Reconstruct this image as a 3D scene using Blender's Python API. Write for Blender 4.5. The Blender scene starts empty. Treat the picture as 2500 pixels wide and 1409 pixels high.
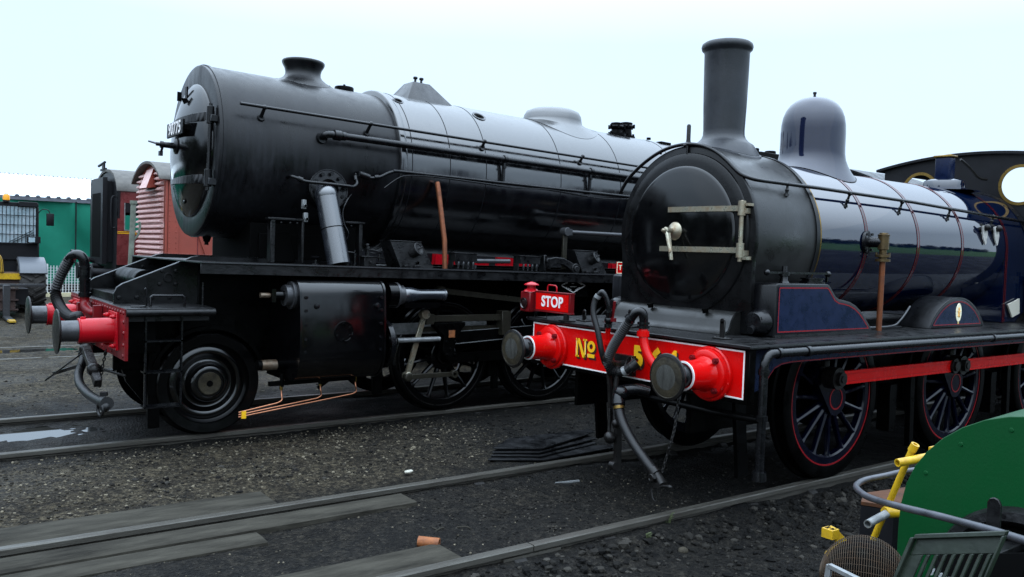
import bpy, bmesh, math, random
import numpy as np
from mathutils import Vector, Matrix, noise
random.seed(7); rng = np.random.default_rng(7)
R = math.radians
S = bpy.context.scene
COL = S.collection

# ------------------------------------------------------------------ materials
def mat(name, col, rough=.5, metal=0., spec=.5, coat=0., coat_r=.05, var=0., vscale=6., vcol=None, stretch=(1, 1, 1),
        rvar=0., bump=0., bscale=40., island=0., ior=1.5, streak=None):
    m = bpy.data.materials.new(name); m.use_nodes = True
    nt = m.node_tree; N = nt.nodes; L = nt.links
    p = N['Principled BSDF']
    p.inputs['Base Color'].default_value = (*col, 1); p.inputs['Roughness'].default_value = rough
    p.inputs['Metallic'].default_value = metal; p.inputs['Specular IOR Level'].default_value = spec
    p.inputs['Coat Weight'].default_value = coat; p.inputs['Coat Roughness'].default_value = coat_r
    p.inputs['IOR'].default_value = ior
    tc = N.new('ShaderNodeTexCoord'); mp = N.new('ShaderNodeMapping'); mp.inputs['Scale'].default_value = stretch
    L.new(tc.outputs['Object'], mp.inputs['Vector'])
    if var > 0 or rvar > 0:
        n1 = N.new('ShaderNodeTexNoise'); n1.inputs['Scale'].default_value = vscale; n1.inputs['Detail'].default_value = 8
        n1.inputs['Roughness'].default_value = .65
        L.new(mp.outputs[0], n1.inputs['Vector'])
        rp = N.new('ShaderNodeMapRange'); rp.inputs[1].default_value = .35; rp.inputs[2].default_value = .68
        L.new(n1.outputs['Fac'], rp.inputs[0])
        if var > 0:
            mx = N.new('ShaderNodeMix'); mx.data_type = 'RGBA'
            c2 = vcol if vcol else tuple(min(1, c * (1 + 1.5 * var)) for c in col)
            mx.inputs[6].default_value = (*col, 1); mx.inputs[7].default_value = (*c2, 1)
            ml = N.new('ShaderNodeMath'); ml.operation = 'MULTIPLY'; ml.inputs[1].default_value = min(1, var) if vcol else 1
            L.new(rp.outputs[0], ml.inputs[0]); L.new(ml.outputs[0], mx.inputs[0])
            last = mx.outputs[2]
            if island > 0:
                g = N.new('ShaderNodeNewGeometry'); hs = N.new('ShaderNodeHueSaturation')
                r2 = N.new('ShaderNodeMapRange'); r2.inputs[3].default_value = 1 - island; r2.inputs[4].default_value = 1 + 2.5 * island
                pw = N.new('ShaderNodeMath'); pw.operation = 'POWER'; pw.inputs[1].default_value = 3
                L.new(g.outputs['Random Per Island'], pw.inputs[0]); L.new(pw.outputs[0], r2.inputs[0])
                L.new(r2.outputs[0], hs.inputs['Value']); L.new(last, hs.inputs['Color']); last = hs.outputs[0]
            L.new(last, p.inputs['Base Color'])
        if rvar > 0:
            r3 = N.new('ShaderNodeMapRange'); r3.inputs[3].default_value = max(.02, rough - rvar); r3.inputs[4].default_value = min(1, rough + rvar)
            L.new(rp.outputs[0], r3.inputs[0]); L.new(r3.outputs[0], p.inputs['Roughness'])
    if streak:      # sooty patches drawn out into vertical runs
        m2 = N.new('ShaderNodeMapping'); m2.inputs['Scale'].default_value = (9, 9, .7); L.new(tc.outputs['Object'], m2.inputs['Vector'])
        na = N.new('ShaderNodeTexNoise'); na.inputs['Scale'].default_value = 1.6; na.inputs['Detail'].default_value = 7; na.inputs['Distortion'].default_value = .6; L.new(tc.outputs['Object'], na.inputs['Vector'])
        nb = N.new('ShaderNodeTexNoise'); nb.inputs['Scale'].default_value = 3.; nb.inputs['Detail'].default_value = 6; L.new(m2.outputs[0], nb.inputs['Vector'])
        ma = N.new('ShaderNodeMapRange'); ma.inputs[1].default_value = .42; ma.inputs[2].default_value = .72; L.new(na.outputs['Fac'], ma.inputs[0])
        mb = N.new('ShaderNodeMapRange'); mb.inputs[1].default_value = .35; mb.inputs[2].default_value = .7; mb.inputs[3].default_value = .25; L.new(nb.outputs['Fac'], mb.inputs[0])
        mm = N.new('ShaderNodeMath'); mm.operation = 'MULTIPLY'; L.new(ma.outputs[0], mm.inputs[0]); L.new(mb.outputs[0], mm.inputs[1])
        mx2 = N.new('ShaderNodeMix'); mx2.data_type = 'RGBA'; mx2.inputs[7].default_value = (*streak, 1); L.new(mm.outputs[0], mx2.inputs[0])
        if p.inputs['Base Color'].links: L.new(p.inputs['Base Color'].links[0].from_socket, mx2.inputs[6])
        else: mx2.inputs[6].default_value = (*col, 1)
        L.new(mx2.outputs[2], p.inputs['Base Color'])
        ra = N.new('ShaderNodeMath'); ra.operation = 'MULTIPLY_ADD'; ra.inputs[1].default_value = .22; L.new(mm.outputs[0], ra.inputs[0])
        if p.inputs['Roughness'].links: L.new(p.inputs['Roughness'].links[0].from_socket, ra.inputs[2])
        else: ra.inputs[2].default_value = rough
        L.new(ra.outputs[0], p.inputs['Roughness'])
    if bump > 0:
        n2 = N.new('ShaderNodeTexNoise'); n2.inputs['Scale'].default_value = bscale; n2.inputs['Detail'].default_value = 6
        L.new(mp.outputs[0], n2.inputs['Vector'])
        bp = N.new('ShaderNodeBump'); bp.inputs['Strength'].default_value = bump; bp.inputs['Distance'].default_value = .01
        L.new(n2.outputs['Fac'], bp.inputs['Height']); L.new(bp.outputs[0], p.inputs['Normal'])
    return m

M = {}
M['sbox'] = mat('matte black smokebox paint', (.0012, .0012, .0015), .31, spec=.5, ior=1.36, var=1.2, vscale=3, stretch=(2.2, 2.2, .45), rvar=.10, bump=.08, bscale=50, streak=(.0135, .0145, .018))
M['clad'] = mat('black boiler cladding paint', (.001, .0011, .0016), .19, spec=.5, ior=2.05, var=.5, vscale=4, stretch=(2.5, 2.5, .35), rvar=.07, bump=.02, bscale=6)
M['gloss'] = mat('glossy black door paint', (.0012, .0012, .0014), .13, spec=.5, var=.6, vscale=4, rvar=.06, bump=.02, bscale=10)
M['graphite'] = mat('grey black chimney paint', (.0095, .0108, .0140), .38, spec=.5, ior=1.45, var=.6, vscale=5, rvar=.12, bump=.1, bscale=60, streak=(.016, .0165, .018))
M['sbgrey'] = mat('grey black smokebox paint', (.0062, .0063, .0060), .34, spec=.5, ior=1.45, var=.8, vscale=5, rvar=.10, bump=.08, bscale=60, streak=(.017, .0168, .0155))
M['black'] = mat('oily black frame paint', (.0008, .0008, .0008), .36, spec=.05, var=.8, vscale=7, rvar=.12, bump=.12, bscale=50)
M['cyl'] = mat('gloss black cylinder casing', (.001, .001, .0012), .16, spec=.5, ior=1.5, var=.5, vscale=6, rvar=.05, bump=.015, bscale=12)
M['wheelblk'] = mat('oiled black wheel paint', (.0008, .0008, .0009), .17, spec=.28, var=.5, vscale=10, rvar=.05)
M['wheelgloss'] = mat('gloss black wheel centre', (.0008, .0008, .0009), .15, spec=.5, ior=1.6, var=.5, vscale=10, rvar=.05)
M['plate'] = mat('satin black front plating', (.0018, .0018, .002), .32, spec=.25, var=1., vscale=6, rvar=.12, bump=.06, bscale=40)
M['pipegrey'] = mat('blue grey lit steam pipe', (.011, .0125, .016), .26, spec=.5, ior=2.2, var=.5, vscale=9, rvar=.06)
M['bandline'] = mat('fine red band lining', (.12, .006, .010), .10, spec=.5, ior=1.6)
M['valveb'] = mat('brown tarnished valve brass', (.13, .085, .035), .35, metal=.7, var=.8, vscale=20, vcol=(.05, .035, .02), rvar=.12)
M['rustpipe'] = mat('brown tarnished cylinder fitting', (.10, .06, .035), .4, metal=.6, var=.8, vscale=15, vcol=(.2, .17, .13), rvar=.12)
M['deck'] = mat('dusty black footplate', (.0026, .0026, .0028), .40, spec=.3, var=1.3, vscale=9, rvar=.2, bump=.25, bscale=45)
M['bsteel'] = mat('black steel pipe', (.0018, .0019, .0024), .25, spec=.38, var=.6, vscale=20, rvar=.1, bump=.1, bscale=80)
M['lead'] = mat('grey lit steel', (.075, .076, .080), .34, metal=.5, var=.7, vscale=12, vcol=(.03, .03, .032), rvar=.1)
M['rubber'] = mat('black rubber hose', (.0032, .0032, .0034), .42, spec=.35, var=.8, vscale=30, bump=.2, bscale=120)
M['red'] = mat('bright red gloss paint', (.58, .0015, .0015), .26, spec=.3, coat=.08, var=.3, vscale=8, vcol=(.44, .0015, .0015), rvar=.06, bump=.05, bscale=60)
M['dred'] = mat('dusty crimson paint', (.17, .0025, .005), .38, spec=.3, var=.8, vscale=8, vcol=(.05, .0025, .004), rvar=.1, bump=.15, bscale=70)
M['bred'] = mat('crimson buffer paint', (.42, .003, .010), .3, spec=.28, var=.5, vscale=7, vcol=(.26, .003, .006), rvar=.08, bump=.08)
M['white'] = mat('white lining paint', (.8, .78, .76), .4, var=.3, vscale=30, vcol=(.6, .5, .5))
M['rline'] = mat('vermilion lining paint', (.22, .004, .007), .35, spec=.3, var=.4, vscale=30, vcol=(.13, .004, .006))
M['maroonband'] = mat('dark crimson boiler band', (.02, .002, .004), .08, spec=.5, ior=1.8)
M['blue'] = mat('polished royal blue paint', (.0007, .0038, .0165), .05, spec=.5, ior=2.25, rvar=.025, vscale=2, bump=.05, bscale=2.2)
M['bluematt'] = mat('royal blue panel paint', (.0022, .0062, .024), .3, spec=.2, var=.4, vscale=12, rvar=.08, bump=.04)
M['navy'] = mat('dark navy wheel paint', (.0005, .0008, .0045), .2, spec=.3, var=.5, vscale=12, rvar=.08)
M['dome'] = mat('polished dark steel dome', (.005, .008, .026), .075, spec=.5, ior=1.62, rvar=.03, vscale=3, bump=.03, bscale=3)
M['brass'] = mat('worn brass', (.30, .19, .05), .35, metal=.9, var=.6, vscale=25, vcol=(.10, .06, .02), rvar=.12)
M['copper'] = mat('dull copper pipe', (.25, .078, .03), .45, metal=.5, var=.8, vscale=14, vcol=(.10, .035, .018), rvar=.15)
M['bcopper'] = mat('bright copper tube', (.50, .21, .115), .3, metal=.85, var=.5, vscale=20, vcol=(.3, .12, .06))
M['steel'] = mat('rusty bright steel', (.40, .385, .30), .35, metal=.7, var=.8, vscale=14, vcol=(.20, .12, .06), rvar=.15, bump=.1)
M['bufface'] = mat('greasy worn buffer face', (.062, .052, .034), .42, metal=.3, spec=.3, var=1., vscale=11, vcol=(.012, .010, .007), rvar=.2, bump=.4, bscale=30)
M['bufworn'] = mat('rubbed bright buffer centre', (.105, .105, .095), .36, metal=.45, var=1., vscale=9, vcol=(.028, .026, .022), stretch=(1, 2.4, .6), rvar=.15, bump=.3, bscale=25)
M['dsteel'] = mat('dark worn steel', (.007, .0064, .006), .36, metal=.35, spec=.4, var=.8, vscale=12, rvar=.15, bump=.15)
M['rod'] = mat('oily valve gear steel', (.045, .042, .031), .4, metal=.5, var=1., vscale=9, vcol=(.016, .012, .007), rvar=.15, bump=.15)
M['gold'] = mat('gold leaf lettering', (.9, .50, .015), .3, var=.5, vscale=25, vcol=(.72, .36, .01))
M['goldlight'] = mat('pale gold highlight lettering', (.85, .62, .22), .35)
M['goldshade'] = mat('dark brown lettering shade', (.02, .004, .003), .5)
M['rail'] = mat('worn rail steel', (.085, .080, .068), .45, metal=.25, spec=.3, var=.9, vscale=7, vcol=(.032, .027, .021), stretch=(.4, 3, 3), rvar=.15, bump=.2, bscale=60)
M['chair'] = mat('sooty cast iron chair', (.011, .0103, .0096), .7, spec=.2, var=.8, vscale=15, bump=.4, bscale=40)
M['plank'] = mat('weathered grey timber', (.050, .0455, .036), .85, spec=.08, var=1., vscale=2.6, vcol=(.012, .0108, .0086), stretch=(.8, 3.2, 3), bump=.9, bscale=11)
M['polished'] = mat('polished plate metal', (.85, .83, .74), .35, metal=.9)
M['sheet'] = mat('sooty steel sheet', (.0045, .0046, .005), .4, spec=.25, var=1., vscale=6, rvar=.2, bump=.4, bscale=20)
M['rust'] = mat('orange rusty steel', (.27, .085, .02), .7, var=.9, vscale=20, vcol=(.10, .03, .01), bump=.4, bscale=60)
M['salmon'] = mat('faded salmon red oxide paint', (.30, .062, .042), .5, spec=.35, var=.6, vscale=2.5, vcol=(.22, .05, .034), rvar=.08, bump=.08)
M['salmonlt'] = mat('lit pale pink oxide paint', (.62, .40, .38), .5, spec=.5, var=.5, vscale=5, vcol=(.45, .22, .19), rvar=.08)  # lit tone painted onto the van's ribs and hood; also coach trim
M['maroon'] = mat('maroon coach paint', (.095, .018, .018), .3, spec=.5, var=.5, vscale=4, rvar=.08)
M['coachroof'] = mat('grey brown coach roof', (.065, .06, .053), .7, var=.5, vscale=6)
M['soot'] = mat('sooty black vehicle end', (.003, .003, .004), .5, spec=.25, var=.8, vscale=6)
M['tarp'] = mat('green tarpaulin cloth', (.006, .16, .10), .7, spec=.2, var=.5, vscale=1.2, vcol=(.005, .11, .07), bump=.3, bscale=1.6)
M['shedgrey'] = mat('dark grey profiled eaves', (.075, .08, .095), .5, var=.4, vscale=4)
M['shedroof'] = mat('white profiled roof sheet', (.82, .86, .86), .25, spec=.9)
M['fence'] = mat('white painted mesh', (.55, .57, .57), .5)
M['cream'] = mat('yellowish concrete kerb', (.42, .38, .24), .8, var=.4)
M['yellow'] = mat('chipped yellow paint', (.62, .38, .01), .38, spec=.5, var=.8, vscale=22, vcol=(.35, .19, .01), rvar=.1, bump=.1)
M['tyre'] = mat('dusty black tyre rubber', (.032, .030, .028), .8, spec=.2, var=.6, vscale=10, bump=.3)
M['fender'] = mat('light grey plastic fender', (.11, .12, .135), .4)
M['amber'] = mat('amber beacon plastic', (.9, .36, .01), .25)
M['glasspale'] = mat('pale glass with painted sky reflection', (.30, .40, .44), .06, spec=1., var=.7, vscale=3, vcol=(.55, .62, .66))  # sky reflection is painted into the pale base colour
M['green'] = mat('mid green machine paint', (.0016, .055, .0135), .45, spec=.2, var=.35, vscale=5, vcol=(.0014, .044, .011), rvar=.06, bump=.06, bscale=90)
M['olive'] = mat('olive grey plastic', (.013, .018, .0125), .40, spec=.35, var=.5, vscale=14, rvar=.1, bump=.1)
M['galv'] = mat('galvanised steel', (.16, .165, .165), .42, metal=.4, var=.6, vscale=18)
M['rustlid'] = mat('dark rusty lid', (.085, .032, .013), .65, spec=.2, var=.9, vscale=14, vcol=(.035, .016, .008), bump=.3, bscale=50)
M['mesh'] = mat('rusty brown wire mesh', (.040, .031, .019), .55, metal=.4, var=.9, vscale=24, vcol=(.06, .026, .006))
M['tube'] = mat('dull grey steel tube', (.06, .062, .07), .36, metal=.5, var=.6, vscale=12, rvar=.12)
M['post'] = mat('mossy grey green post', (.085, .095, .075), .8, var=.7, vscale=9)
M['bone'] = mat('off white paper', (.42, .40, .33), .7)
M['leafy'] = mat('green weed leaf', (.05, .065, .02), .7)
M['leaf'] = mat('tree foliage', (.014, .021, .009), .7, spec=.2, var=.8, vscale=1.5, vcol=(.03, .034, .016), island=.3)
M['bark'] = mat('brown bark', (.06, .045, .03), .85, var=.6)
M['woodlining'] = mat('brown wood lining', (.10, .05, .022), .5, var=.6, stretch=(1, 6, 1))
M['crest'] = mat('cream crest ground', (.85, .78, .55), .4)
M['orange'] = mat('orange crest paint', (.75, .25, .02), .4, var=1., vscale=60, vcol=(.8, .6, .2))
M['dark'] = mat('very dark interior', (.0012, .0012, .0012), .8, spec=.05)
M['lens'] = mat('dark lamp glass', (.012, .004, .004), .08, spec=.8)
M['cloth'] = mat('grey cloth rag', (.3, .29, .27), .9, var=.5, vscale=20)
M['stone'] = mat('ballast stone', (.0095, .0086, .0072), .8, spec=.14, var=.6, vscale=14, island=.85, bump=.3, bscale=60)
M['pebble'] = mat('pale yard pebble', (.040, .034, .024), .8, spec=.18, var=.6, vscale=20, island=.8)
M['brownish'] = mat('brown tractor frame', (.045, .025, .02), .6, var=.5)

# ------------------------------------------------------------------ mesh builder
class B:
    def __init__(s): s.v = []; s.f = []; s.m = []; s.c = 0
    def use(s, i): s.c = i; return s
    def add(s, vs, fs):
        k = len(s.v); s.v.extend([tuple(q) for q in vs])
        for f in fs: s.f.append(tuple(i + k for i in f)); s.m.append(s.c)
        return s
    def bx(s, x0, x1, y0, y1, z0, z1):
        return s.add([(x0, y0, z0), (x1, y0, z0), (x1, y1, z0), (x0, y1, z0), (x0, y0, z1), (x1, y0, z1), (x1, y1, z1), (x0, y1, z1)],
                     [(0, 3, 2, 1), (4, 5, 6, 7), (0, 1, 5, 4), (1, 2, 6, 5), (2, 3, 7, 6), (3, 0, 4, 7)])
    def bar(s, p, q, w, h, up=(0, 0, 1)):
        p = Vector(p); q = Vector(q); d = (q - p).normalized(); u = Vector(up)
        a = d.cross(u)
        if a.length < 1e-4: a = d.cross(Vector((0, 1, 0)))
        a.normalize(); u = a.cross(d)
        vs = []
        for e in (p, q):
            for i, j in ((-1, -1), (1, -1), (1, 1), (-1, 1)): vs.append(e + a * (w / 2 * i) + u * (h / 2 * j))
        return s.add(vs, [(0, 3, 2, 1), (4, 5, 6, 7), (0, 1, 5, 4), (1, 2, 6, 5), (2, 3, 7, 6), (3, 0, 4, 7)])
    def lathe(s, o, ax, prof, n=32, a0=0., a1=None):
        o = Vector(o); ax = Vector(ax).normalized()
        u = ax.cross(Vector((0, 0, 1)));
        if u.length < 1e-3: u = Vector((1, 0, 0))
        u.normalize(); w = ax.cross(u)
        full = a1 is None; k = n if full else n + 1
        vs = []; idx = []
        for r, h in prof:
            if r < 1e-6: idx.append([len(vs)]); vs.append(o + ax * h)
            else:
                row = []
                for i in range(k):
                    t = 2 * math.pi * i / n if full else a0 + (a1 - a0) * i / n
                    row.append(len(vs)); vs.append(o + ax * h + (u * math.cos(t) + w * math.sin(t)) * r)
                idx.append(row)
        fs = []
        for A, C in zip(idx, idx[1:]):
            for i in range(n):
                j = (i + 1) % k if full else i + 1
                if len(A) == 1 and len(C) == 1: continue
                if len(A) == 1: fs.append((A[0], C[j], C[i]))
                elif len(C) == 1: fs.append((A[i], A[j], C[0]))
                else: fs.append((A[i], A[j], C[j], C[i]))
        return s.add(vs, fs)
    def cyl(s, p, q, r, r2=None, n=24, hole=0.):
        p = Vector(p); q = Vector(q); L = (q - p).length; r2 = r if r2 is None else r2
        if hole: return s.lathe(p, q - p, [(hole, 0), (r, 0), (r2, L), (hole, L), (hole, 0)], n)
        return s.lathe(p, q - p, [(0, 0), (r, 0), (r2, L), (0, L)], n)
    def tube(s, pts, r, n=10, closed=False):
        P = [Vector(p) for p in pts]; k = len(P)
        rs = r if isinstance(r, (list, tuple)) else [r] * k
        T = []
        for i in range(k):
            if closed: d = P[(i + 1) % k] - P[i - 1]
            else: d = P[min(i + 1, k - 1)] - P[max(i - 1, 0)]
            T.append(d.normalized())
        u = T[0].cross(Vector((0, 0, 1)))
        if u.length < 1e-3: u = T[0].cross(Vector((1, 0, 0)))
        u.normalize(); vs = []
        for i in range(k):
            u = (u - T[i] * u.dot(T[i])).normalized(); w = T[i].cross(u)
            for j in range(n):
                t = 2 * math.pi * j / n; vs.append(P[i] + (u * math.cos(t) + w * math.sin(t)) * rs[i])
        fs = []
        for i in range(k if closed else k - 1):
            a = i * n; b = ((i + 1) % k) * n
            for j in range(n): fs.append((a + j, a + (j + 1) % n, b + (j + 1) % n, b + j))
        if not closed: fs.append(tuple(range(n - 1, -1, -1))); fs.append(tuple(range((k - 1) * n, k * n)))
        return s.add(vs, fs)
    def prism(s, poly, plane, lo, hi):
        k = len(poly)
        def mk(a, b, c): return {'xz': (a, c, b), 'yz': (c, a, b), 'xy': (a, b, c)}[plane]
        vs = [mk(a, b, lo) for a, b in poly] + [mk(a, b, hi) for a, b in poly]
        fs = [tuple(range(k)), tuple(range(2 * k - 1, k - 1, -1))] + [(i, i + k, (i + 1) % k + k, (i + 1) % k) for i in range(k)]
        return s.add(vs, fs)
    def strip(s, A, C):      # quad strip between two point rows
        k = len(A); return s.add(list(A) + list(C), [(i, i + 1, k + i + 1, k + i) for i in range(k - 1)])
    def ball(s, c, r, n=14, m=8, sc=(1, 1, 1)):
        c = Vector(c); vs = [c + Vector((0, 0, r * sc[2]))]; fs = []
        for i in range(1, m):
            a = math.pi * i / m
            for j in range(n):
                t = 2 * math.pi * j / n
                vs.append(c + Vector((r * math.sin(a) * math.cos(t) * sc[0], r * math.sin(a) * math.sin(t) * sc[1], r * math.cos(a) * sc[2])))
        vs.append(c - Vector((0, 0, r * sc[2]))); e = len(vs) - 1
        for j in range(n):
            fs.append((0, 1 + j, 1 + (j + 1) % n)); fs.append((e, 1 + (m - 2) * n + (j + 1) % n, 1 + (m - 2) * n + j))
            for i in range(m - 2): a = 1 + i * n; fs.append((a + j, a + n + j, a + n + (j + 1) % n, a + (j + 1) % n))
        return s.add(vs, fs)
    def torus(s, c, ax, Rr, r, n=32, m=8):
        return s.lathe(c, ax, [(Rr + r * math.cos(2 * math.pi * i / m), r * math.sin(2 * math.pi * i / m)) for i in range(m + 1)], n)
    def dome_head(s, c, d, r, h):  # rivet / bolt head
        return s.lathe(c, d, [(r, 0), (r * .8, h * .7), (0, h)], 8)
    def nut(s, c, d, r, h): return s.lathe(c, d, [(0, 0), (r, 0), (r, h), (0, h)], 6)
    def text(s, body, size, mtx, ext=.004, off=0., align='CENTER', spacing=1., sx=1.):
        cu = bpy.data.curves.new('t', 'FONT'); cu.body = body; cu.size = size; cu.extrude = ext; cu.offset = off
        cu.align_x = align; cu.align_y = 'CENTER'; cu.space_character = spacing; cu.resolution_u = 4
        o = bpy.data.objects.new('t', cu); COL.objects.link(o)
        dg = bpy.context.evaluated_depsgraph_get(); me = bpy.data.meshes.new_from_object(o.evaluated_get(dg))
        k = Matrix.Diagonal((sx, 1, 1, 1))
        s.add([mtx @ (k @ v.co) for v in me.vertices], [tuple(p.vertices) for p in me.polygons])
        bpy.data.objects.remove(o); bpy.data.curves.remove(cu); bpy.data.meshes.remove(me)
        return s
    def tilt(s, px, pz, a):
        c, d = math.cos(a), math.sin(a)
        s.v = [(px + (x - px) * c + (z - pz) * d, y, pz - (x - px) * d + (z - pz) * c) for x, y, z in s.v]; return s
    def mirror_y(s, yc):
        o = B(); o.v = [(x, 2 * yc - y, z) for x, y, z in s.v]; o.f = [tuple(reversed(f)) for f in s.f]; o.m = list(s.m); return o

def fr_x(x, y, z): return Matrix(((0, 0, -1, x), (-1, 0, 0, y), (0, 1, 0, z), (0, 0, 0, 1)))   # text facing -X
def fr_y(x, y, z): return Matrix(((1, 0, 0, x), (0, 0, -1, y), (0, 1, 0, z), (0, 0, 0, 1)))   # text facing -Y

def root_of(o):
    while o.parent: o = o.parent
    return o
def obj(name, b, mats, parent=None, label=None, bev=0., seg=1, smooth=38, kind=None, cat=None, group=None):
    me = bpy.data.meshes.new(name)
    if parent: org = Vector(root_of(parent).location)
    else:
        a = np.array(b.v); org = Vector(((a[:, 0].min() + a[:, 0].max()) / 2, (a[:, 1].min() + a[:, 1].max()) / 2, a[:, 2].min()))
    me.from_pydata([(x - org.x, y - org.y, z - org.z) for x, y, z in b.v], [], b.f)
    me.polygons.foreach_set('material_index', b.m)
    for m in (mats if isinstance(mats, (list, tuple)) else [mats]): me.materials.append(M[m])
    bm = bmesh.new(); bm.from_mesh(me)
    bmesh.ops.recalc_face_normals(bm, faces=bm.faces)
    if bev > 0:
        es = [e for e in bm.edges if len(e.link_faces) == 2 and e.calc_face_angle(0) > R(42)]
        bmesh.ops.bevel(bm, geom=es, offset=bev, segments=seg, affect='EDGES', clamp_overlap=True, profile=.5)
    bm.to_mesh(me); bm.free()
    me.shade_smooth(); me.set_sharp_from_angle(angle=R(smooth)); me.update()
    o = bpy.data.objects.new(name, me); COL.objects.link(o)
    if parent: o.parent = parent
    else: o.location = org
    if label: o['label'] = label
    if kind: o['kind'] = kind
    if cat: o['category'] = cat
    if group: o['group'] = group
    return o
def thing(name, label, cat, loc, group=None):
    o = bpy.data.objects.new(name, None); COL.objects.link(o); o.location = loc; o.empty_display_size = .2
    o['label'] = label; o['category'] = cat
    if group: o['group'] = group
    return o
def smooth_path(P, k=8, closed=False):
    P = [Vector(p) for p in P]; n = len(P); out = []
    for i in range(n if closed else n - 1):
        if closed: a, b, c, d = P[i - 1], P[i], P[(i + 1) % n], P[(i + 2) % n]
        else: a, b, c, d = P[max(i - 1, 0)], P[i], P[i + 1], P[min(i + 2, n - 1)]
        for j in range(k):
            t = j / k
            out.append(.5 * ((2 * b) + (c - a) * t + (2 * a - 5 * b + 4 * c - d) * t * t + (3 * b - a - 3 * c + d) * t ** 3))
    if not closed: out.append(P[-1])
    return out
def ribbed(b, P, r, pitch=.012, amp=.18, n=14):
    L = smooth_path(P, 40); d = [0.]
    for p, q in zip(L, L[1:]): d.append(d[-1] + (q - p).length)
    m = max(8, int(d[-1] / pitch) * 2); pts = []; j = 0
    for i in range(m + 1):
        t = d[-1] * i / m
        while j < len(d) - 2 and d[j + 1] < t: j += 1
        f = (t - d[j]) / max(1e-9, d[j + 1] - d[j]); pts.append(L[j].lerp(L[j + 1], f))
    b.tube(pts, [r * (1 + (amp if i % 2 else -amp * .6)) for i in range(m + 1)], n)
def arc(cx, cz, r, a0, a1, n): return [(cx + r * math.cos(R(a0 + (a1 - a0) * i / n)), cz + r * math.sin(R(a0 + (a1 - a0) * i / n))) for i in range(n + 1)]
def chain(name, P, parent, mats, r=.0045, l=.02):
    L = smooth_path(P, 12); tot = sum((q - p).length for p, q in zip(L, L[1:])); n = int(tot / (l * 1.25)); b = B()
    for i in range(n):
        t = i / n * (len(L) - 1); k = int(t); p = L[k].lerp(L[min(k + 1, len(L) - 1)], t - k); d = (L[min(k + 1, len(L) - 1)] - L[max(k - 1, 0)]).normalized()
        a = Vector((1, 0, 0)) if i % 2 else Vector((0, 1, 0)); a = (a - d * a.dot(d)).normalized()
        ring = [p + d * (l * math.cos(q)) + a * (l * .5 * math.sin(q)) for q in [2 * math.pi * j / 8 for j in range(8)]]
        b.tube(ring, r, 5, closed=True)
    return obj(name, b, mats, parent)
# ------------------------------------------------------------------ shared locomotive pieces
def driving_wheel(parent, cx, yf, cz, Rr, side, rim, mats, spokes=14, lining=True, hub=.125, phase=0., crank=None):
    """yf = outer face y; side -1 = outer face looks to -Y. mats = (paint, lining, tyre)"""
    d = side; b = B(); b.use(0)
    inn = yf - d * .10
    ax = (0, d, 0); o = (cx, inn, cz)
    ri = rim - .055
    b.lathe(o, ax, [(ri, .02), (rim + .03, .02), (rim + .03, .082), (ri + .012, .082), (ri, .07), (ri, .02)], 64)
    b.lathe(o, ax, [(0, -.03), (hub, -.03), (hub, .09), (hub * .9, .10), (hub * .55, .10), (hub * .5, .115), (0, .115)], 36)
    for i in range(spokes):
        a = 2 * math.pi * (i + phase) / spokes; u = Vector((math.cos(a), 0, math.sin(a))); t = Vector((-math.sin(a), 0, math.cos(a)))
        vs = []
        for rr, w, h in ((hub * .8, .030, .034), (hub + (ri - hub) * .45, .022, .028), (ri - .035, .018, .024), (ri + .01, .042, .03)):
            c = Vector(o) + u * rr + Vector(ax) * .05
            for k in range(8):
                q = 2 * math.pi * k / 8; vs.append(c + t * (w * math.cos(q)) + Vector(ax) * (h * math.sin(q)))
        b.add(vs, [(s * 8 + k, s * 8 + (k + 1) % 8, s * 8 + 8 + (k + 1) % 8, s * 8 + 8 + k) for s in range(3) for k in range(8)])
    if crank:
        px, pz = crank; b.prism([(cx + px + .085 * math.cos(a), cz + pz + .085 * math.sin(a)) for a in [math.atan2(pz, px) - 1.5 + 3.0 * i / 8 for i in range(9)]] +
                                [(cx + .14 * math.cos(a), cz + .14 * math.sin(a)) for a in [math.atan2(pz, px) + 1.9 + (2 * math.pi - 3.8) * i / 10 for i in range(11)]], 'xz', inn + d * .03, yf + d * .018)
    if lining:
        b.use(1)
        b.lathe(o, ax, [(rim + .012, .0835), (rim + .024, .0835), (rim + .024, .087), (rim + .012, .087), (rim + .012, .0835)], 72)
        b.lathe((cx, yf, cz), ax, [(.080, .0185), (.092, .0185), (.092, .0215), (.080, .0215), (.080, .0185)], 40)
    w = obj('driving_wheel', b, mats[:2], parent)
    t = B(); t.lathe(o, ax, [(rim + .03, -.03), (Rr + .025, -.03), (Rr + .02, -.005), (Rr, .005), (Rr - .006, .085), (Rr - .02, .093), (rim + .03, .093), (rim + .03, -.03)], 72)
    obj('tyre', t, mats[2], w)
    return w

def handrail_bracket(b, foot, top, r=.011):
    foot = Vector(foot); top = Vector(top); d = (top - foot).normalized()
    b.cyl(foot, foot + d * .02, r * 2, r * 1.6, 12); b.cyl(foot + d * .01, top, r * 1.15, r * .9, 10)
    b.ball(foot.lerp(top, .5), r * 1.55, 10, 6); b.ball(top, r * 1.75, 12, 8)

# ------------------------------------------------------------------ blue locomotive (near track, y = 0)
J = thing('steam_locomotive', 'gleaming blue steam locomotive with tall chimney and bright red numbered buffer beam', 'locomotive', (2.8, 0, 0))
ZC = 1.965
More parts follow.
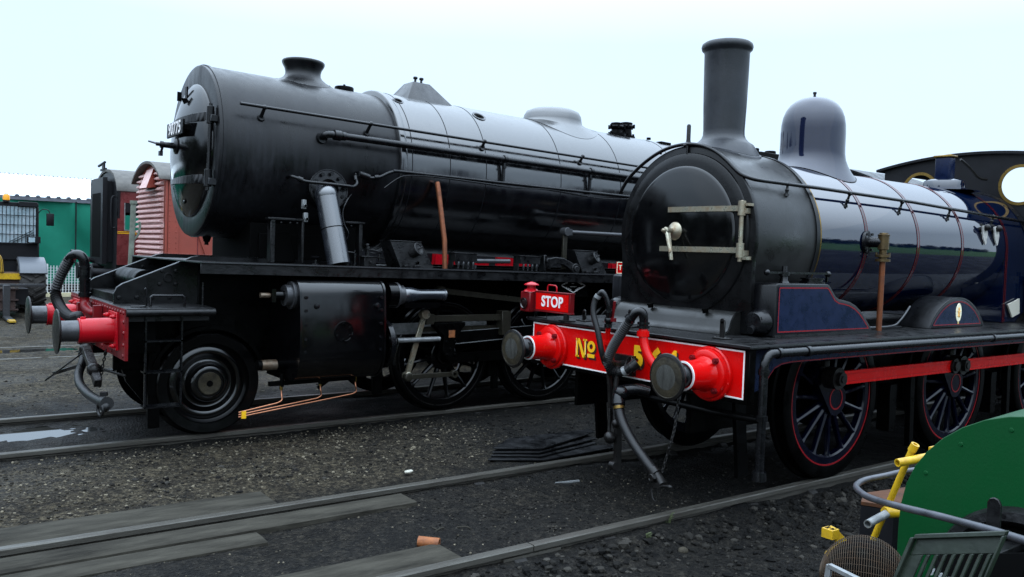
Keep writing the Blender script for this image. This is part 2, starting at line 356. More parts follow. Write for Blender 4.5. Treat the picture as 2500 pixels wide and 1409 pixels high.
# footplate + frames
b = B(); b.bx(-.035, 7.2, -1.215, 1.215, 1.178, 1.202); fp_ = obj('footplate', b, 'deck', J, bev=.004)
for y in (-1.2165, 1.2165): b = B(); b.bx(-.036, 7.2, y - .003, y + .003, 1.191, 1.2045); obj('edge_strip', b, 'lead', fp_)  # pale strip paints in the highlight along the footplate edge
b = B()
for y in (-.64, .60): b.bx(.06, 7.1, y, y + .04, .50, 1.176)
for y in (-.78, .74):   # guard irons, brake hangers
    b.bar((.40, y, .95), (.49, y, .16), .035, .12, up=(1, 0, 0)); b.bx(.06, .55, y - .01, y + .06, .80, 1.17)
    for x in (2.82, 4.75): b.bar((x, y - .02, .85), (x + .02, y - .02, .14), .05, .07, up=(1, 0, 0)); b.bx(x - .33, x - .22, y - .02, y + .1, .3, .72)
b.bx(2.3, 5.3, -.5, .5, .42, 1.05); b.bx(.6, 1.9, -.55, .55, .78, 1.17); b.bar((.3, -1.0, .66), (.3, 1.0, .66), .04, .03)
for x in (1.621, 3.63, 5.62): b.cyl((x, -.7, .66), (x, .7, .66), .08)
obj('frame', b, 'black', J, bev=.003)
# valance with curved front, both sides
for sd in (-1, 1):
    b = B(); y = -1.13 * -sd * -1 if False else 1.13 * sd
    low = [(.10, .86), (.25, .905), (.29, .965), (.35, 1.02), (.43, 1.045), (.55, 1.054), (2.0, 1.056), (7.1, 1.062)]
    b.prism([(.10, 1.176)] + low + [(7.1, 1.176)], 'xz', y, y - .012 * sd)
    b.use(1); yo = y + .0025 * sd
    up = [(x, z + .012) for x, z in low[1:]]; lo2 = [(x, z + .004) for x, z in low[1:]]
    b.strip([(x, yo, z) for x, z in lo2], [(x, yo, z) for x, z in up])
    obj('valance', b, ('bluematt', 'rline'), J)
# buffer beam
b = B(); b.bx(0, .07, -1.185, 1.185, .800, 1.176); beam = obj('buffer_beam', b, 'black', J, bev=.004)
b = B(); b.bx(-.004, -.001, -1.150, 1.150, .832, 1.163)
b.use(1)
for x0, x1, z0, z1 in ((-1.15, 1.15, .832, .843), (-1.15, 1.15, 1.152, 1.163), (-1.15, -1.139, .843, 1.152), (1.139, 1.15, .843, 1.152)): b.bx(-.0065, -.0042, x0, x1, z0, z1)
obj('red_panel', b, ('red', 'white'), beam)
def serif_N(b, y, z, h, x, t):
    w = h * .86; s = .17 * h; q = []
    def P(*pts): b.prism([(y - a * w, z + c * h) for a, c in pts], 'yz', x, x - t)
    P((.10, 0), (.10, 1), (.20, 1), (.20, 0)); P((.10, 1), (.34, 1), (.90, 0), (.66, 0)); P((.79, 0), (.79, 1), (.89, 1), (.89, 0))
    P((.0, 0), (.0, .09), (.31, .09), (.31, 0)); P((0, .91), (0, 1), (.2, 1), (.2, .91)); P((.66, .91), (.66, 1), (1.02, 1), (1.02, .91))
def letters(b, x, t, dy=0, dz=0):
    serif_N(b, .565 + dy, .925 + dz, .155, x, t)
    b.lathe((x, .375 + dy, 1.025 + dz), (-1, 0, 0), [(.022, 0), (.047, 0), (.047, t), (.022, t), (.022, 0)], 28)
    b.bx(x - t, x, .333 + dy, .417 + dy, .935 + dz, .965 + dz)
    b.text('5', .215, fr_x(x - t, -.16 + dy, 1.0 + dz), t / 2, .012); b.text('6', .215, fr_x(x - t, -.345 + dy, 1.0 + dz), t / 2, .012); b.text('4', .215, fr_x(x - t, -.505 + dy, 1.0 + dz), t / 2, .012)
b = B(); b.use(1); letters(b, -.0065, .0015, -.016, -.016); b.use(0); letters(b, -.0085, .002)
b.use(2)
for a in ((.56, .552, .94, 1.06), (.445, .437, .955, 1.065), (.415, .408, .938, .962)): b.bx(-.0125, -.011, a[1], a[0], a[2], a[3])
obj('painted_number', b, ('gold', 'goldshade', 'goldlight'), beam)
# buffers
for y in (-.8635, .8635):
    zb = .974
    b = B(); b.lathe((-.005, y, zb), (-1, 0, 0), [(0, 0), (.192, 0), (.192, .022), (.185, .03), (.172, .032), (.168, .06), (.158, .068), (.122, .07), (.112, .085), (.105, .13), (.098, .255), (.101, .262), (.101, .278), (.07, .278), (.07, 0)], 48)
    for k in range(4):
        a = R(45 + 90 * k); c = (-.066, y + .145 * math.cos(a), zb + .145 * math.sin(a)); b.use(1).nut(c, (-1, 0, 0), .022, .03); b.cyl(c, (c[0] - .042, c[1], c[2]), .011)
    for k in range(12): a = R(30 * k + 15); b.use(0).dome_head((-.033, y + .18 * math.cos(a), zb + .18 * math.sin(a)), (-1, 0, 0), .009, .006)
    b.use(2).lathe((-.284, y, zb), (-1, 0, 0), [(.088, 0), (.1015, 0), (.1015, .006), (.088, .006), (.088, 0)], 40)
    bf = obj('buffer', b, ('red', 'dred', 'white'), J)
    b = B(); b.cyl((-.2, y, zb), (-.33, y, zb), .082, .078, 32); b.lathe((-.33, y, zb), (-1, 0, 0), [(.078, 0), (.055, .03), (.06, .085), (.075, .098)], 32); obj('buffer_shank', b, 'bsteel', bf)
    b = B(); b.lathe((-.42, y, zb), (-1, 0, 0), [(.05, 0), (.14, .004), (.158, .012), (.160, .020), (.156, .026), (.138, .031)], 48); b.use(1).lathe((-.42, y, zb), (-1, 0, 0), [(.138, .031), (.135, .0295), (.10, .037), (.085, .0385)], 48); b.use(2).lathe((-.42, y, zb), (-1, 0, 0), [(.085, .0385), (.05, .043), (0, .0445)], 48); obj('buffer_head', b, ('dsteel', 'bufface', 'bufworn'), bf)
# front sloping saddle cover
prof = [(.66, 1.375), (.585, 1.373), (.555, 1.362), (.525, 1.335), (.505, 1.30), (.49, 1.255), (.47, 1.225), (.43, 1.206)]
b = B(); b.prism(prof + [(.43, 1.2035), (.66, 1.2035)], 'xz', -.615, .66)
sad = obj('saddle_cover', b, 'sbgrey', J, smooth=50)
for y in (.24, -.35): b = B(); b.lathe((.52, y, 1.352), (-.25, 0, 1), [(.0, 0), (.024, 0), (.024, .022), (.03, .024), (.03, .036), (0, .042)], 12); obj('cover_bolt', b, 'black', sad)
for y0 in (-.62, .665): b = B(); b.strip([(x - .006, y0 - .008, z + .008) for x, z in prof], [(x - .006, y0 + .008, z + .008) for x, z in prof]); obj('edge_strip', b, 'black', sad)
# smokebox
b = B(); b.lathe((.66, 0, ZC), (1, 0, 0), [(.0, 0), (.70, 0), (.712, .004), (.712, .78), (.70, .80), (0, .80)], 96)
smk = obj('smokebox', b, 'sbgrey', J)
b = B(); b.prism([(.0, 0)] and [(-.70, 1.21), (-.70, 1.75)] + [(-.722 * math.cos(R(a)), ZC + .722 * math.sin(R(a))) for a in range(-14, 195, 4)] + [(.70, 1.75), (.70, 1.21)], 'yz', .612, .659)
obj('front_plate', b, 'plate', smk, bev=.006, seg=2, smooth=30)
b = B(); b.lathe((.612, 0, ZC), (-1, 0, 0), [(.545, 0), (.665, 0), (.662, .012), (.655, .018), (.60, .022), (.56, .03), (.548, .03), (.545, 0)], 96); obj('door_ring', b, 'plate', smk)
b = B(); b.lathe((1.40, 0, ZC), (1, 0, 0), [(.71, 0), (.719, 0), (.719, .05), (.71, .05)], 96); obj('rear_strap', b, 'sbox', smk)
# door with straps, hinge and handles
b = B(); b.lathe((.585, 0, ZC), (-1, 0, 0), [(.556, -.015), (.556, .008), (.55, .015), (.535, .02), (.50, .026), (.40, .045), (.25, .062), (.12, .07), (0, .072)], 96); door = obj('smokebox_door', b, 'gloss', J)
def strap(z, y0):
    b = B(); ys = [y0 + (-.60 - y0) * i / 12 for i in range(13)]
    def xf(y):
        r = min(.55, math.hypot(y, z - ZC)); return .585 - np.interp(r, [0, .12, .25, .40, .50, .535, .55], [.072, .07, .062, .045, .026, .02, .015])
    for k, (ya, yb_) in enumerate(zip(ys, ys[1:])):
        xa, xb = xf(ya) - .018, xf(yb_) - .018
        b.add([(xa, ya, z - .021), (xa, ya, z + .021), (xb, yb_, z + .021), (xb, yb_, z - .021), (xa + .03, ya, z - .021), (xa + .03, ya, z + .021), (xb + .03, yb_, z + .021), (xb + .03, yb_, z - .021)],
              [(0, 1, 2, 3), (1, 5, 6, 2), (0, 3, 7, 4)] + ([(0, 4, 5, 1)] if k == 0 else []))
    b.cyl((.552, -.63, z - .055), (.552, -.63, z + .055), .03, n=18); b.bx(.545, .61, -.665, -.625, z - .04, z - .0)
    return b
b = strap(2.163, .075); obj('hinge_strap', b, 'steel', door); b = strap(1.845, .15); obj('hinge_strap', b, 'steel', door)
b = B(); b.cyl((.552, -.63, 1.76), (.552, -.63, 2.20), .017, n=14); b.cyl((.552, -.63, 2.205), (.552, -.63, 2.222), .022, .01); b.bx(.548, .614, -.69, -.625, 1.775, 1.80); b.bx(.548, .614, -.69, -.625, 2.18, 2.20); obj('hinge_post', b, 'steel', door)
b = B(); b.lathe((.525, .0, 1.99), (-1, 0, 0), [(0, 0), (.072, 0), (.074, .012), (.06, .03), (.035, .042), (.022, .05), (.02, .10), (.028, .105), (.028, .12), (.018, .125), (.016, .15), (.01, .16), (0, .162)], 28)
b.bar((.41, .0, 1.99), (.375, -.085, 1.82), .016, .024); b.cyl((.41, 0, 1.99), (.372, -.088, 1.815), .012, .009); b.bar((.44, 0, 1.98), (.42, -.06, 1.755), .026, .014)
obj('door_handle', b, 'steel', door)
# lamp iron on top + handrail
b = B(); b.lathe((.63, .0, 2.69), (0, 0, 1), [(0, 0), (.05, 0), (.045, .014), (.02, .03), (.017, .05), (.017, .16), (.012, .172), (0, .176)], 16); obj('lamp_iron', b, 'dsteel', J)
hp = [(.60, .735, 2.338), (.60, .705, 2.385), (.60, .62, 2.475), (.60, .45, 2.585), (.60, .25, 2.668), (.60, .05, 2.698), (.60, -.14, 2.682), (.60, -.30, 2.625), (.60, -.42, 2.545), (.602, -.50, 2.475), (.615, -.56, 2.425), (.66, -.615, 2.396), (.74, -.64, 2.386), (.9, -.64, 2.385)]
b = B(); b.tube([(.625, .745, 2.34), (.60, .74, 2.335)] + smooth_path(hp, 8) + [(1.5, -.64, 2.383), (3.0, -.64, 2.362), (5.48, -.64, 2.29)], .0155, 12); hr = obj('handrail', b, 'bsteel', J)
for x in (1.088, 1.961, 2.811, 3.701, 4.612):
    b = B()
    z = 2.386 - (x - .9) * .0192; rr = .712 if x < 1.4 else .668; a = math.atan2(z - ZC - .09, .64)
    handrail_bracket(b, (x, -rr * math.cos(a), ZC + rr * math.sin(a)), (x, -.64, z)); obj('handrail_stanchion', b, 'bsteel', hr)
b = B(); b.tube([(.605, .28, 2.64), (.598, .27, 2.668)], .012); obj('handrail_stanchion', b, 'bsteel', hr); b = B(); b.cyl((.6, -.02, 2.62), (.6, -.02, 2.70), .01); obj('handrail_stanchion', b, 'bsteel', hr)
b = B(); b.tube(smooth_path([(.9, .64, 2.385), (3.0, .64, 2.362), (5.48, .64, 2.29)], 3), .0125, 8)
for x in (1.961, 3.7): b.tube([(x, .55, 2.30), (x, .64, 2.37)], .011)
obj('handrail', b, 'bsteel', J)
# chimney
cx = 1.065
b = B(); b.lathe((cx, 0, 0), (0, 0, 1), [(.13, 3.3), (.168, 3.585), (.19, 3.592), (.208, 3.578), (.214, 3.555), (.208, 3.532), (.192, 3.518), (.187, 3.50), (.184, 3.30), (.178, 3.05), (.171, 2.86), (.173, 2.82), (.184, 2.79), (.21, 2.762), (.25, 2.735), (.30, 2.70)], 64)
vs = []; n = 64      # skirt fitted onto the smokebox
for r, dz in ((.30, 0), (.315, -.004), (.318, -.016)):
    for i in range(n):
        t = 2 * math.pi * i / n; y = r * math.sin(t); z = ZC + math.sqrt(.712 ** 2 - y * y); vs.append((cx + r * math.cos(t), y, z + (.018 if dz > -.01 else .004) + dz))
k = len(b.v); top = [k - n + i for i in range(n)]
b.add(vs, [(s * n + i, s * n + (i + 1) % n, s * n + n + (i + 1) % n, s * n + n + i) for s in range(2) for i in range(n)])
for i in range(n):  # re-shape the lowest lathe ring so it follows the barrel
    x, y, z = b.v[top[i]]; b.v[top[i]] = (x, y, ZC + math.sqrt(.712 ** 2 - y * y) + .02)
obj('chimney', b, 'graphite', J, smooth=50)
# boiler barrel, bands, firebox
b = B(); b.lathe((1.455, 0, ZC), (1, 0, 0), [(.0, 0), (.66, 0), (.667, .006), (.667, 3.4)], 128); boil = obj('boiler', b, 'blue', J, smooth=60)
b = B()
fb = [(-.667, 1.21), (-.667, ZC)] + [(-.667 * math.cos(R(a)), ZC + .667 * math.sin(R(a))) for a in range(4, 178, 4)] + [(.667, ZC), (.667, 1.21)]
b.prism(fb, 'yz', 4.86, 5.47); obj('firebox', b, 'blue', J, smooth=60)
b = B(); b.strip([(5.38, y * 1.012, z if z < ZC else ZC + (z - ZC) * 1.012) for y, z in fb], [(5.45, y * 1.03, z if z < ZC else ZC + (z - ZC) * 1.03) for y, z in fb])
for y, z in fb[2:-2:2]: b.dome_head((5.4, y * 1.02, ZC + (z - ZC) * 1.02), (0, y, z - ZC), .012, .01)
obj('firebox_flange', b, 'soot', J)
b = B(); b.lathe((1.47, 0, ZC), (1, 0, 0), [(.667, 0), (.705, .0), (.708, .008), (.705, .016), (.667, .018)], 128); obj('brass_ring', b, 'brass', boil)
for i, x in enumerate((1.50, 2.205, 3.08, 3.93, 4.72)):
    b = B(); r = .6695; w = .022
    if i < 4:
        b.lathe((x, 0, ZC), (1, 0, 0), [(r, -w), (r + .002, -w), (r + .002, w), (r, w)], 128)
        b.use(1).lathe((x, 0, ZC), (1, 0, 0), [(r + .0025, -w), (r + .004, -w + .001), (r + .004, -w + .005), (r + .0025, -w + .006)], 128)
        b.lathe((x, 0, ZC), (1, 0, 0), [(r + .0025, w - .006), (r + .004, w - .005), (r + .004, w - .001), (r + .0025, w)], 128)
    else:
        x = 4.90
        for m_, ra, rb_, o1 in ((0, -w, w, 1.004), (1, -w, -w + .006, 1.008), (1, w - .006, w, 1.008)):
            b.use(m_).strip([(x + ra, y * o1, z if z <= ZC else ZC + (z - ZC) * o1) for y, z in fb], [(x + rb_, y * o1, z if z <= ZC else ZC + (z - ZC) * o1) for y, z in fb])
    obj('boiler_band', b, ('maroonband', 'bandline'), boil, smooth=60)
# dome
b = B(); dx = 2.335
pr = [(.0, 3.315), (.06, 3.312), (.12, 3.297), (.17, 3.272), (.215, 3.235), (.25, 3.185), (.275, 3.12), (.287, 3.05), (.291, 2.97), (.291, 2.84), (.293, 2.78), (.302, 2.735), (.322, 2.70), (.35, 2.665), (.395, 2.63)]
b.lathe((dx, 0, 0), (0, 0, 1), list(reversed(pr)), 72)
for i in range(72):
    for ring, w in ((0, 1.), (1, .8), (2, .55), (3, .25)):
        x, y, z = b.v[ring * 72 + i]; zz = ZC + math.sqrt(max(0, .668 ** 2 - y * y)) + .004 + (z - 2.63); b.v[ring * 72 + i] = (x, y, z + (zz - z) * w)
dm = obj('dome', b, 'dome', J, smooth=70)
b = B(); b.lathe((dx, 0, 3.312), (0, 0, 1), [(.012, 0), (.012, .03), (.017, .034), (.017, .05), (.0, .055)], 10); obj('dome_cap', b, 'dsteel', dm)
b = B()
for i in range(73): pass
n = 96; A = []; C = []
for i in range(n + 1):
    t = 2 * math.pi * i / n
    for r, L_ in ((.392, A), (.402, C)): y = r * math.sin(t); L_.append((dx + r * math.cos(t), y, ZC + math.sqrt(.668 ** 2 - y * y) + .007))
b.strip(A, C); obj('dome_seam', b, 'soot', dm)
# safety valve casing
b = B(); b.lathe((4.84, 0, 2.60), (0, 0, 1), [(.36, .015), (.26, .03), (.215, .05), (.212, .10), (.205, .125), (.18, .14), (0, .145)], 48); sv = obj('safety_valve', b, 'blue', J)
b = B(); b.bx(4.775, 4.905, -.085, .085, 2.72, 2.99); obj('casing', b, 'bluematt', sv, bev=.02, seg=3)
b = B(); b.bx(4.76, 4.92, -.10, .10, 2.99, 3.012); obj('brass_lip', b, 'brass', sv, bev=.006)
b = B(); b.tube(smooth_path([(5.0, -.09, 2.98), (5.15, -.12, 2.9), (5.28, -.16, 2.8), (5.4, -.2, 2.78)], 6), .014); obj('lever', b, 'dsteel', sv)
# sandbox at the front and second splasher
po = [(.675, 1.203), (.675, 1.585), (.685, 1.602), (.70, 1.607), (1.33, 1.607), (1.36, 1.597), (1.395, 1.565), (1.45, 1.51), (1.50, 1.487), (1.575, 1.477), (1.66, 1.462), (1.74, 1.435), (1.82, 1.39), (1.89, 1.335), (1.95, 1.28), (2.005, 1.22), (2.015, 1.203)]
def outline_line(b, pts, y, inset, w, closed=True):
    P = [Vector((a, c)) for a, c in pts]; n = len(P); A = []; C = []
    for i in range(n):
        d0 = (P[i] - P[i - 1]).normalized(); d1 = (P[(i + 1) % n] - P[i]).normalized(); nn = Vector((-(d0 + d1).y, (d0 + d1).x)).normalized()
        k = 1 / max(.5, nn.dot(Vector((-d1.y, d1.x)))); A.append((P[i] - nn * (-inset) * -k * -1) if False else P[i] + nn * (-inset * k)); C.append(P[i] + nn * (-(inset + w) * k))
    A.append(A[0]); C.append(C[0]); b.strip([(p.x, y, p.y) for p in A], [(p.x, y, p.y) for p in C])
for sd in (-1, 1):
    yo, yi = .88 * sd, .60 * sd
    b = B(); b.prism(po, 'xz', yo, yi); sp = obj('sandbox', b, 'sbox', J, bev=.012, seg=3, smooth=50)
    b = B(); inner = po[:]; q = [(x, z) for x, z in po]
    lo = min(z for _, z in q)
    pan = [(.70, 1.235), (.70, 1.57), (.712, 1.583), (1.318, 1.583), (1.345, 1.573), (1.375, 1.545), (1.435, 1.486), (1.49, 1.462), (1.57, 1.453), (1.65, 1.438), (1.725, 1.412), (1.80, 1.37), (1.87, 1.315), (1.925, 1.265), (1.955, 1.235)]
    b.prism(pan, 'xz', yo + .002 * sd, yo + .0035 * sd); b.use(1); outline_line(b, pan, yo + .0045 * sd, .004, .010)
    obj('blue_panel', b, ('bluematt', 'rline'), sp)
    b = B(); b.bx(.655, 2.04, min(yo, yo + .02 * sd), max(yo, yo + .02 * sd), 1.2035, 1.222); obj('base_strip', b, 'deck', sp)
    b = B(); yl = .76 * sd
    b.lathe((1.30, yl, 1.607), (0, 0, 1), [(0, 0), (.10, 0), (.10, .012), (.08, .014), (.08, .03), (.095, .032), (.095, .042), (0, .046)], 24)
    b.lathe((.93, yl, 1.607), (0, 0, 1), [(0, 0), (.045, 0), (.03, .02), (.028, .05), (.04, .055), (.04, .085), (.022, .09), (.02, .13), (0, .135)], 16)
    b.bar((.72, yl, 1.685), (1.50, yl, 1.685), .026, .016); b.ball((.715, yl, 1.685), .024); b.ball((1.51, yl, 1.68), .026); b.bar((1.5, yl, 1.69), (1.5, yl, 1.615), .016, .016)
    obj('filler_lid', b, 'bsteel', sp)
    b = B(); yy = .76 * sd; b.lathe((.676, yy, 1.31), (-1, 0, 0), [(0, 0), (.105, 0), (.105, .03), (.092, .05), (.085, .085), (.07, .10), (0, .105)], 32)
    for k in range(5): a = R(72 * k + 10); b.nut((.60, yy + .065 * math.cos(a), 1.31 + .065 * math.sin(a)), (-1, 0, 0), .018, .02)
    b.cyl((.58, yy, 1.26), (.545, yy, 1.25), .03); obj('lubricator', b, 'bsteel', sp)
    # splasher
    yo, yi = .84 * sd, .55 * sd
    ar = [(3.55 + .632 * math.cos(R(a)), .857 + .632 * math.sin(R(a))) for a in np.linspace(33.4, 146.6, 25)]
    b = B(); b.prism([(x, max(1.203, z)) for x, z in ar], 'xz', yo, yi); s2 = obj('splasher', b, 'sbox', J, bev=.008, seg=2)
    b = B(); a2 = [(3.55 + .600 * math.cos(R(a)), .857 + .600 * math.sin(R(a))) for a in np.linspace(142, 38, 25)]
    b.prism(a2, 'xz', yo + .002 * sd, yo + .0035 * sd); b.use(1); outline_line(b, [(x, z) for x, z in a2], yo + .0045 * sd, .004, .009)
    obj('blue_panel', b, ('bluematt', 'rline'), s2)
    b = B(); b.strip([(x, yo + .006 * sd, z) for x, z in ar], [(x, yo + .006 * sd, z - .012) for x, z in ar]); obj('edge_bead', b, 'lead', s2)
    b = B(); b.lathe((3.555, yo + .0045 * sd, 1.345), (0, sd, 0), [(0, 0), (.055, 0), (.053, .003), (.040, .003), (0, .003)], 28)
    b.v = [(x, y, 1.345 + (z - 1.345) * 1.62) for x, y, z in b.v]; b.use(1); k = len(b.v)
    for dz, r in ((.035, .016), (.0, .022), (-.03, .018)): b.lathe((3.555, yo + .0078 * sd, 1.345 + dz), (0, sd, 0), [(0, 0), (r, 0), (r * .5, .004), (0, .005)], 9)
    for a in (20, 80, 160, 220, 300): b.bar((3.555, yo + .009 * sd, 1.345), (3.555 + .03 * math.cos(R(a)), yo + .009 * sd, 1.345 + .05 * math.sin(R(a))), .007, .004)
    b.use(2); b.bx(3.545, 3.563, min(yo + .0045 * sd, yo + .0065 * sd), max(yo + .0045 * sd, yo + .0065 * sd), 1.238, 1.258)
    obj('crest', b, ('crest', 'orange', 'goldlight'), s2)
b = B(); b.bx(.93, 2.95, -.62, -.60, 1.2035, 1.212); b.tube(smooth_path([(2.10, -.70, 1.225), (2.62, -.70, 1.225), (2.78, -.70, 1.28), (2.93, -.70, 1.40)], 5), .010); obj('edge_rod', b, 'lead', J)
# clack valve and copper pipe on each side
for sd in (-1, 1):
    y = .80 * sd; b = B(); b.tube([(2.25, y, 1.82), (2.265, y * .985, 1.203)], .024, 14); cp = obj('feed_pipe', b, 'copper', J)
    b = B(); b.lathe((2.25, y, 1.80), (0, 0, 1), [(0, 0), (.062, 0), (.062, .022), (.034, .026), (.034, .034), (.062, .038), (.062, .06), (.032, .064), (.032, .10), (.046, .105), (.046, .22), (.05, .222), (.05, .232), (.038, .236), (.036, .246), (0, .25)], 20)
    for k in range(4): a = R(90 * k + 30); b.nut((2.25 + .05 * math.cos(a), y + .05 * math.sin(a), 1.862), (0, 0, 1), .011, .014)
    b.use(1); b.cyl((2.21, .64 * sd, 1.965), (2.25, y, 1.965), .045); b.lathe((2.205, .66 * sd, 1.965), (.25, sd, 0), [(0, 0), (.10, 0), (.10, .022), (.08, .028), (0, .03)], 24)
    for k in range(6): a = R(60 * k); b.nut((2.205 + .078 * math.cos(a), .69 * sd, 1.965 + .078 * math.sin(a)), (0, sd, 0), .013, .016)
    obj('clack_valve', b, ('valveb', 'bsteel'), cp)
# washout plugs with rags
for k_, x in enumerate((4.36, 4.62)):
    b = B(); b.cyl((x, -.62, 2.16), (x, -.70, 2.19), .03); b.ball((x, -.7, 2.19), .035); b.bar((x - .06, -.66, 2.22), (x + .05, -.69, 2.17), .02, .02)
    wp = obj('washout_plug', b, 'dsteel', J); b = B(); x -= .015
    b.prism([(x - .05, 2.20), (x + .04, 2.22), (x + .07, 2.12), (x + .05, 2.03), (x + .03, 2.01), (x - .02, 2.08)], 'xz', -.685, -.672)
    obj('rag', b, 'cloth', wp)
b = B(); b.prism([(4.93, 1.40), (5.08, 1.43), (5.20, 1.46), (5.22, 1.30), (5.05, 1.26), (4.99, 1.33)], 'xz', -.70, -.685); obj('cloth', b, 'bone', J)
b = B()
for x in (5.36, 5.42): b.cyl((x, -.74, 1.21), (x, -.74, 1.75), .012, n=8)
b.bx(5.32, 5.46, -.80, -.70, 1.62, 1.70); obj('cab_pipe', b, 'bsteel', J)
# wheels and rods
for cxw in (1.621, 3.63, 5.62):
    for sd in (-1, 1): driving_wheel(J, cxw, .80 * sd, .665, .665, sd, .535, ('navy', 'rline', 'black'), 15, crank=(-.20, .20) if sd < 0 else (.2, .2), phase=.3)
for x0, x1 in ((1.421, 3.40), (3.46, 5.42)):
    b = B(); b.bx(x0 + .03, x1 - .12, -.945, -.915, .805, .913); b.use(1); b.bx(x0 + .05, x1 - .14, -.9472, -.9452, .828, .833); b.bx(x0 + .05, x1 - .14, -.9472, -.9452, .885, .889)
    rod = obj('coupling_rod', b, ('red', 'rline'), J, bev=.004)
    b = B(); b.cyl((x0, -.86, .861), (x0, -.965, .861), .088, n=28); b.cyl((x0, -.965, .861), (x0, -1.0, .861), .055, n=24); b.cyl((x0, -1.0, .861), (x0, -1.01, .861), .03); b.lathe((x0, -.84, .96), (0, 0, 1), [(0, -.02), (.028, -.02), (.028, .03), (.015, .045), (0, .05)], 12)
    if x0 < 2:
        obj('rod_end', b, 'dsteel', rod); b = B()
        b.cyl((x1 - .09, -.88, .861), (x1 - .09, -.965, .861), .07, n=24); b.cyl((x1 - .09, -.96, .861), (x1 - .09, -.985, .861), .045)
    obj('rod_end', b, 'dsteel', rod)
b = B(); b.bx(1.4, 5.4, .915, .945, .805, .913); obj('coupling_rod', b, 'red', J, bev=.004)
# steam pipe along the running plate
for sd in (-1, 1):
    y = 1.25 * sd; b = B(); b.tube([(7.1, y, 1.150), (.25, y, 1.150)], .030, 14) if sd > 0 else b.tube([(7.1, y, 1.150), (.16, y, 1.150)] + [(.16 - .09 * math.sin(R(a)), y, 1.060 + .09 * math.cos(R(a))) for a in range(15, 91, 15)] + [(.07, y, .36)], .030, 14)
    for x in (.22, .55, 3.35, 4.05): b.cyl((x - .018, y, 1.15), (x + .018, y, 1.15), .038, n=16)
    if sd < 0:
        for z in (1.03, .72): b.cyl((.07, y, z - .02), (.07, y, z + .02), .039, n=16)
        b.cyl((.07, y, .36), (.07, y, .30), .045, .05, 14)
    pipe = obj('steam_pipe', b, 'bsteel', J, smooth=60)
    if sd > 0: continue
    b = B(); b.tube([(.08, y, .70), (.02, y * .7, .70), (-.02, y * .25, .72)], .022, 10); obj('branch_pipe', b, 'black', pipe)
# hoses at the front
b = B(); b.tube(smooth_path([(-.06, -.56, .91), (-.10, -.479, .945), (-.13, -.395, 1.03), (-.14, -.345, 1.13), (-.14, -.330, 1.24)], 8), .034, 16); b.cyl((-.14, -.33, 1.185), (-.14, -.33, 1.225), .046, n=18); vac = obj('vacuum_pipe', b, 'red', J)
b = B(); b.cyl((-.14, -.33, 1.245), (-.14, -.33, 1.262), .046, n=16); b.cyl((-.14, -.33, 1.275), (-.14, -.33, 1.29), .046, n=16)
b.tube(smooth_path([(-.14, -.33, 1.24), (-.15, -.340, 1.32), (-.165, -.332, 1.365), (-.19, -.295, 1.358), (-.205, -.262, 1.31)], 8), .033, 16); obj('elbow', b, 'bsteel', vac)
b = B(); ribbed(b, [(-.205, -.262, 1.31), (-.22, -.196, 1.215), (-.225, -.10, 1.075), (-.22, -.05, .965), (-.20, -.075, .905), (-.175, -.135, .893)], .035, .016, .16, 16); b.tube(smooth_path([(-.178, -.13, .893), (-.16, -.18, .91), (-.14, -.212, .945)], 6), .034, 14); obj('vacuum_hose', b, 'rubber', vac, smooth=14)
b = B(); b.cyl((-.165, -.165, .902), (-.155, -.187, .915), .038, n=16); obj('hose_clip', b, 'galv', vac); b = B(); b.cyl((-.215, -.252, 1.302), (-.21, -.265, 1.318), .041, n=16); obj('hose_clip', b, 'bsteel', vac)
b = B(); b.cyl((-.13, -.20, .93), (-.09, -.235, .975), .040, .045, 16); b.torus((-.09, -.14, .965), (-.6, .3, .3), .05, .007, 24, 6); b.bar((-.10, -.23, .98), (-.11, -.20, 1.015), .012, .010); b.bar((-.1, -.25, .95), (-.1, -.29, .93), .012, .010); obj('hose_coupling', b, 'dsteel', vac)
b = B(); b.tube(smooth_path([(-.02, .135, .99), (-.06, .132, 1.05), (-.075, .118, 1.15), (-.09, .095, 1.225)], 5), .020, 12); b.cyl((-.07, .125, 1.07), (-.07, .122, 1.10), .03); air = obj('air_pipe', b, 'red', J)
b = B(); b.tube(smooth_path([(-.17, .142, 1.455), (-.18, .163, 1.42), (-.20, .155, 1.32), (-.20, .095, 1.18), (-.19, .055, 1.03), (-.15, .055, .94), (-.10, .06, .91)], 8), .023, 14); obj('air_hose', b, 'rubber', air)
b = B(); b.tube(smooth_path([(-.09, .095, 1.225), (-.11, .077, 1.30), (-.12, .072, 1.38), (-.14, .090, 1.46), (-.155, .115, 1.485), (-.17, .142, 1.455)], 8), .022, 14); b.ball((-.10, .085, 1.27), .036); b.cyl((-.10, .09, 1.21), (-.10, .09, 1.24), .03); b.cyl((-.12, .07, 1.33), (-.12, .07, 1.345), .03); obj('elbow', b, 'bsteel', air)
b = B(); b.cyl((-.168, .139, 1.462), (-.174, .150, 1.438), .027, n=14); obj('hose_clip', b, 'galv', air)
b = B(); b.bar((-.09, .055, 1.28), (-.10, .025, 1.42), .014, .02); b.bx(-.11, -.08, .02, .07, 1.262, 1.29); obj('tap_handle', b, 'dred', air)
b = B(); b.tube(smooth_path([(-.02, -.30, .76), (-.10, -.235, .775), (-.17, -.18, .76), (-.215, -.175, .715), (-.235, -.198, .665)], 6), .043, 16); b.ball((-.19, -.18, .745), .058); b.cyl((-.225, -.187, .69), (-.236, -.20, .66), .050, n=18); low = obj('heating_pipe', b, 'bsteel', J)
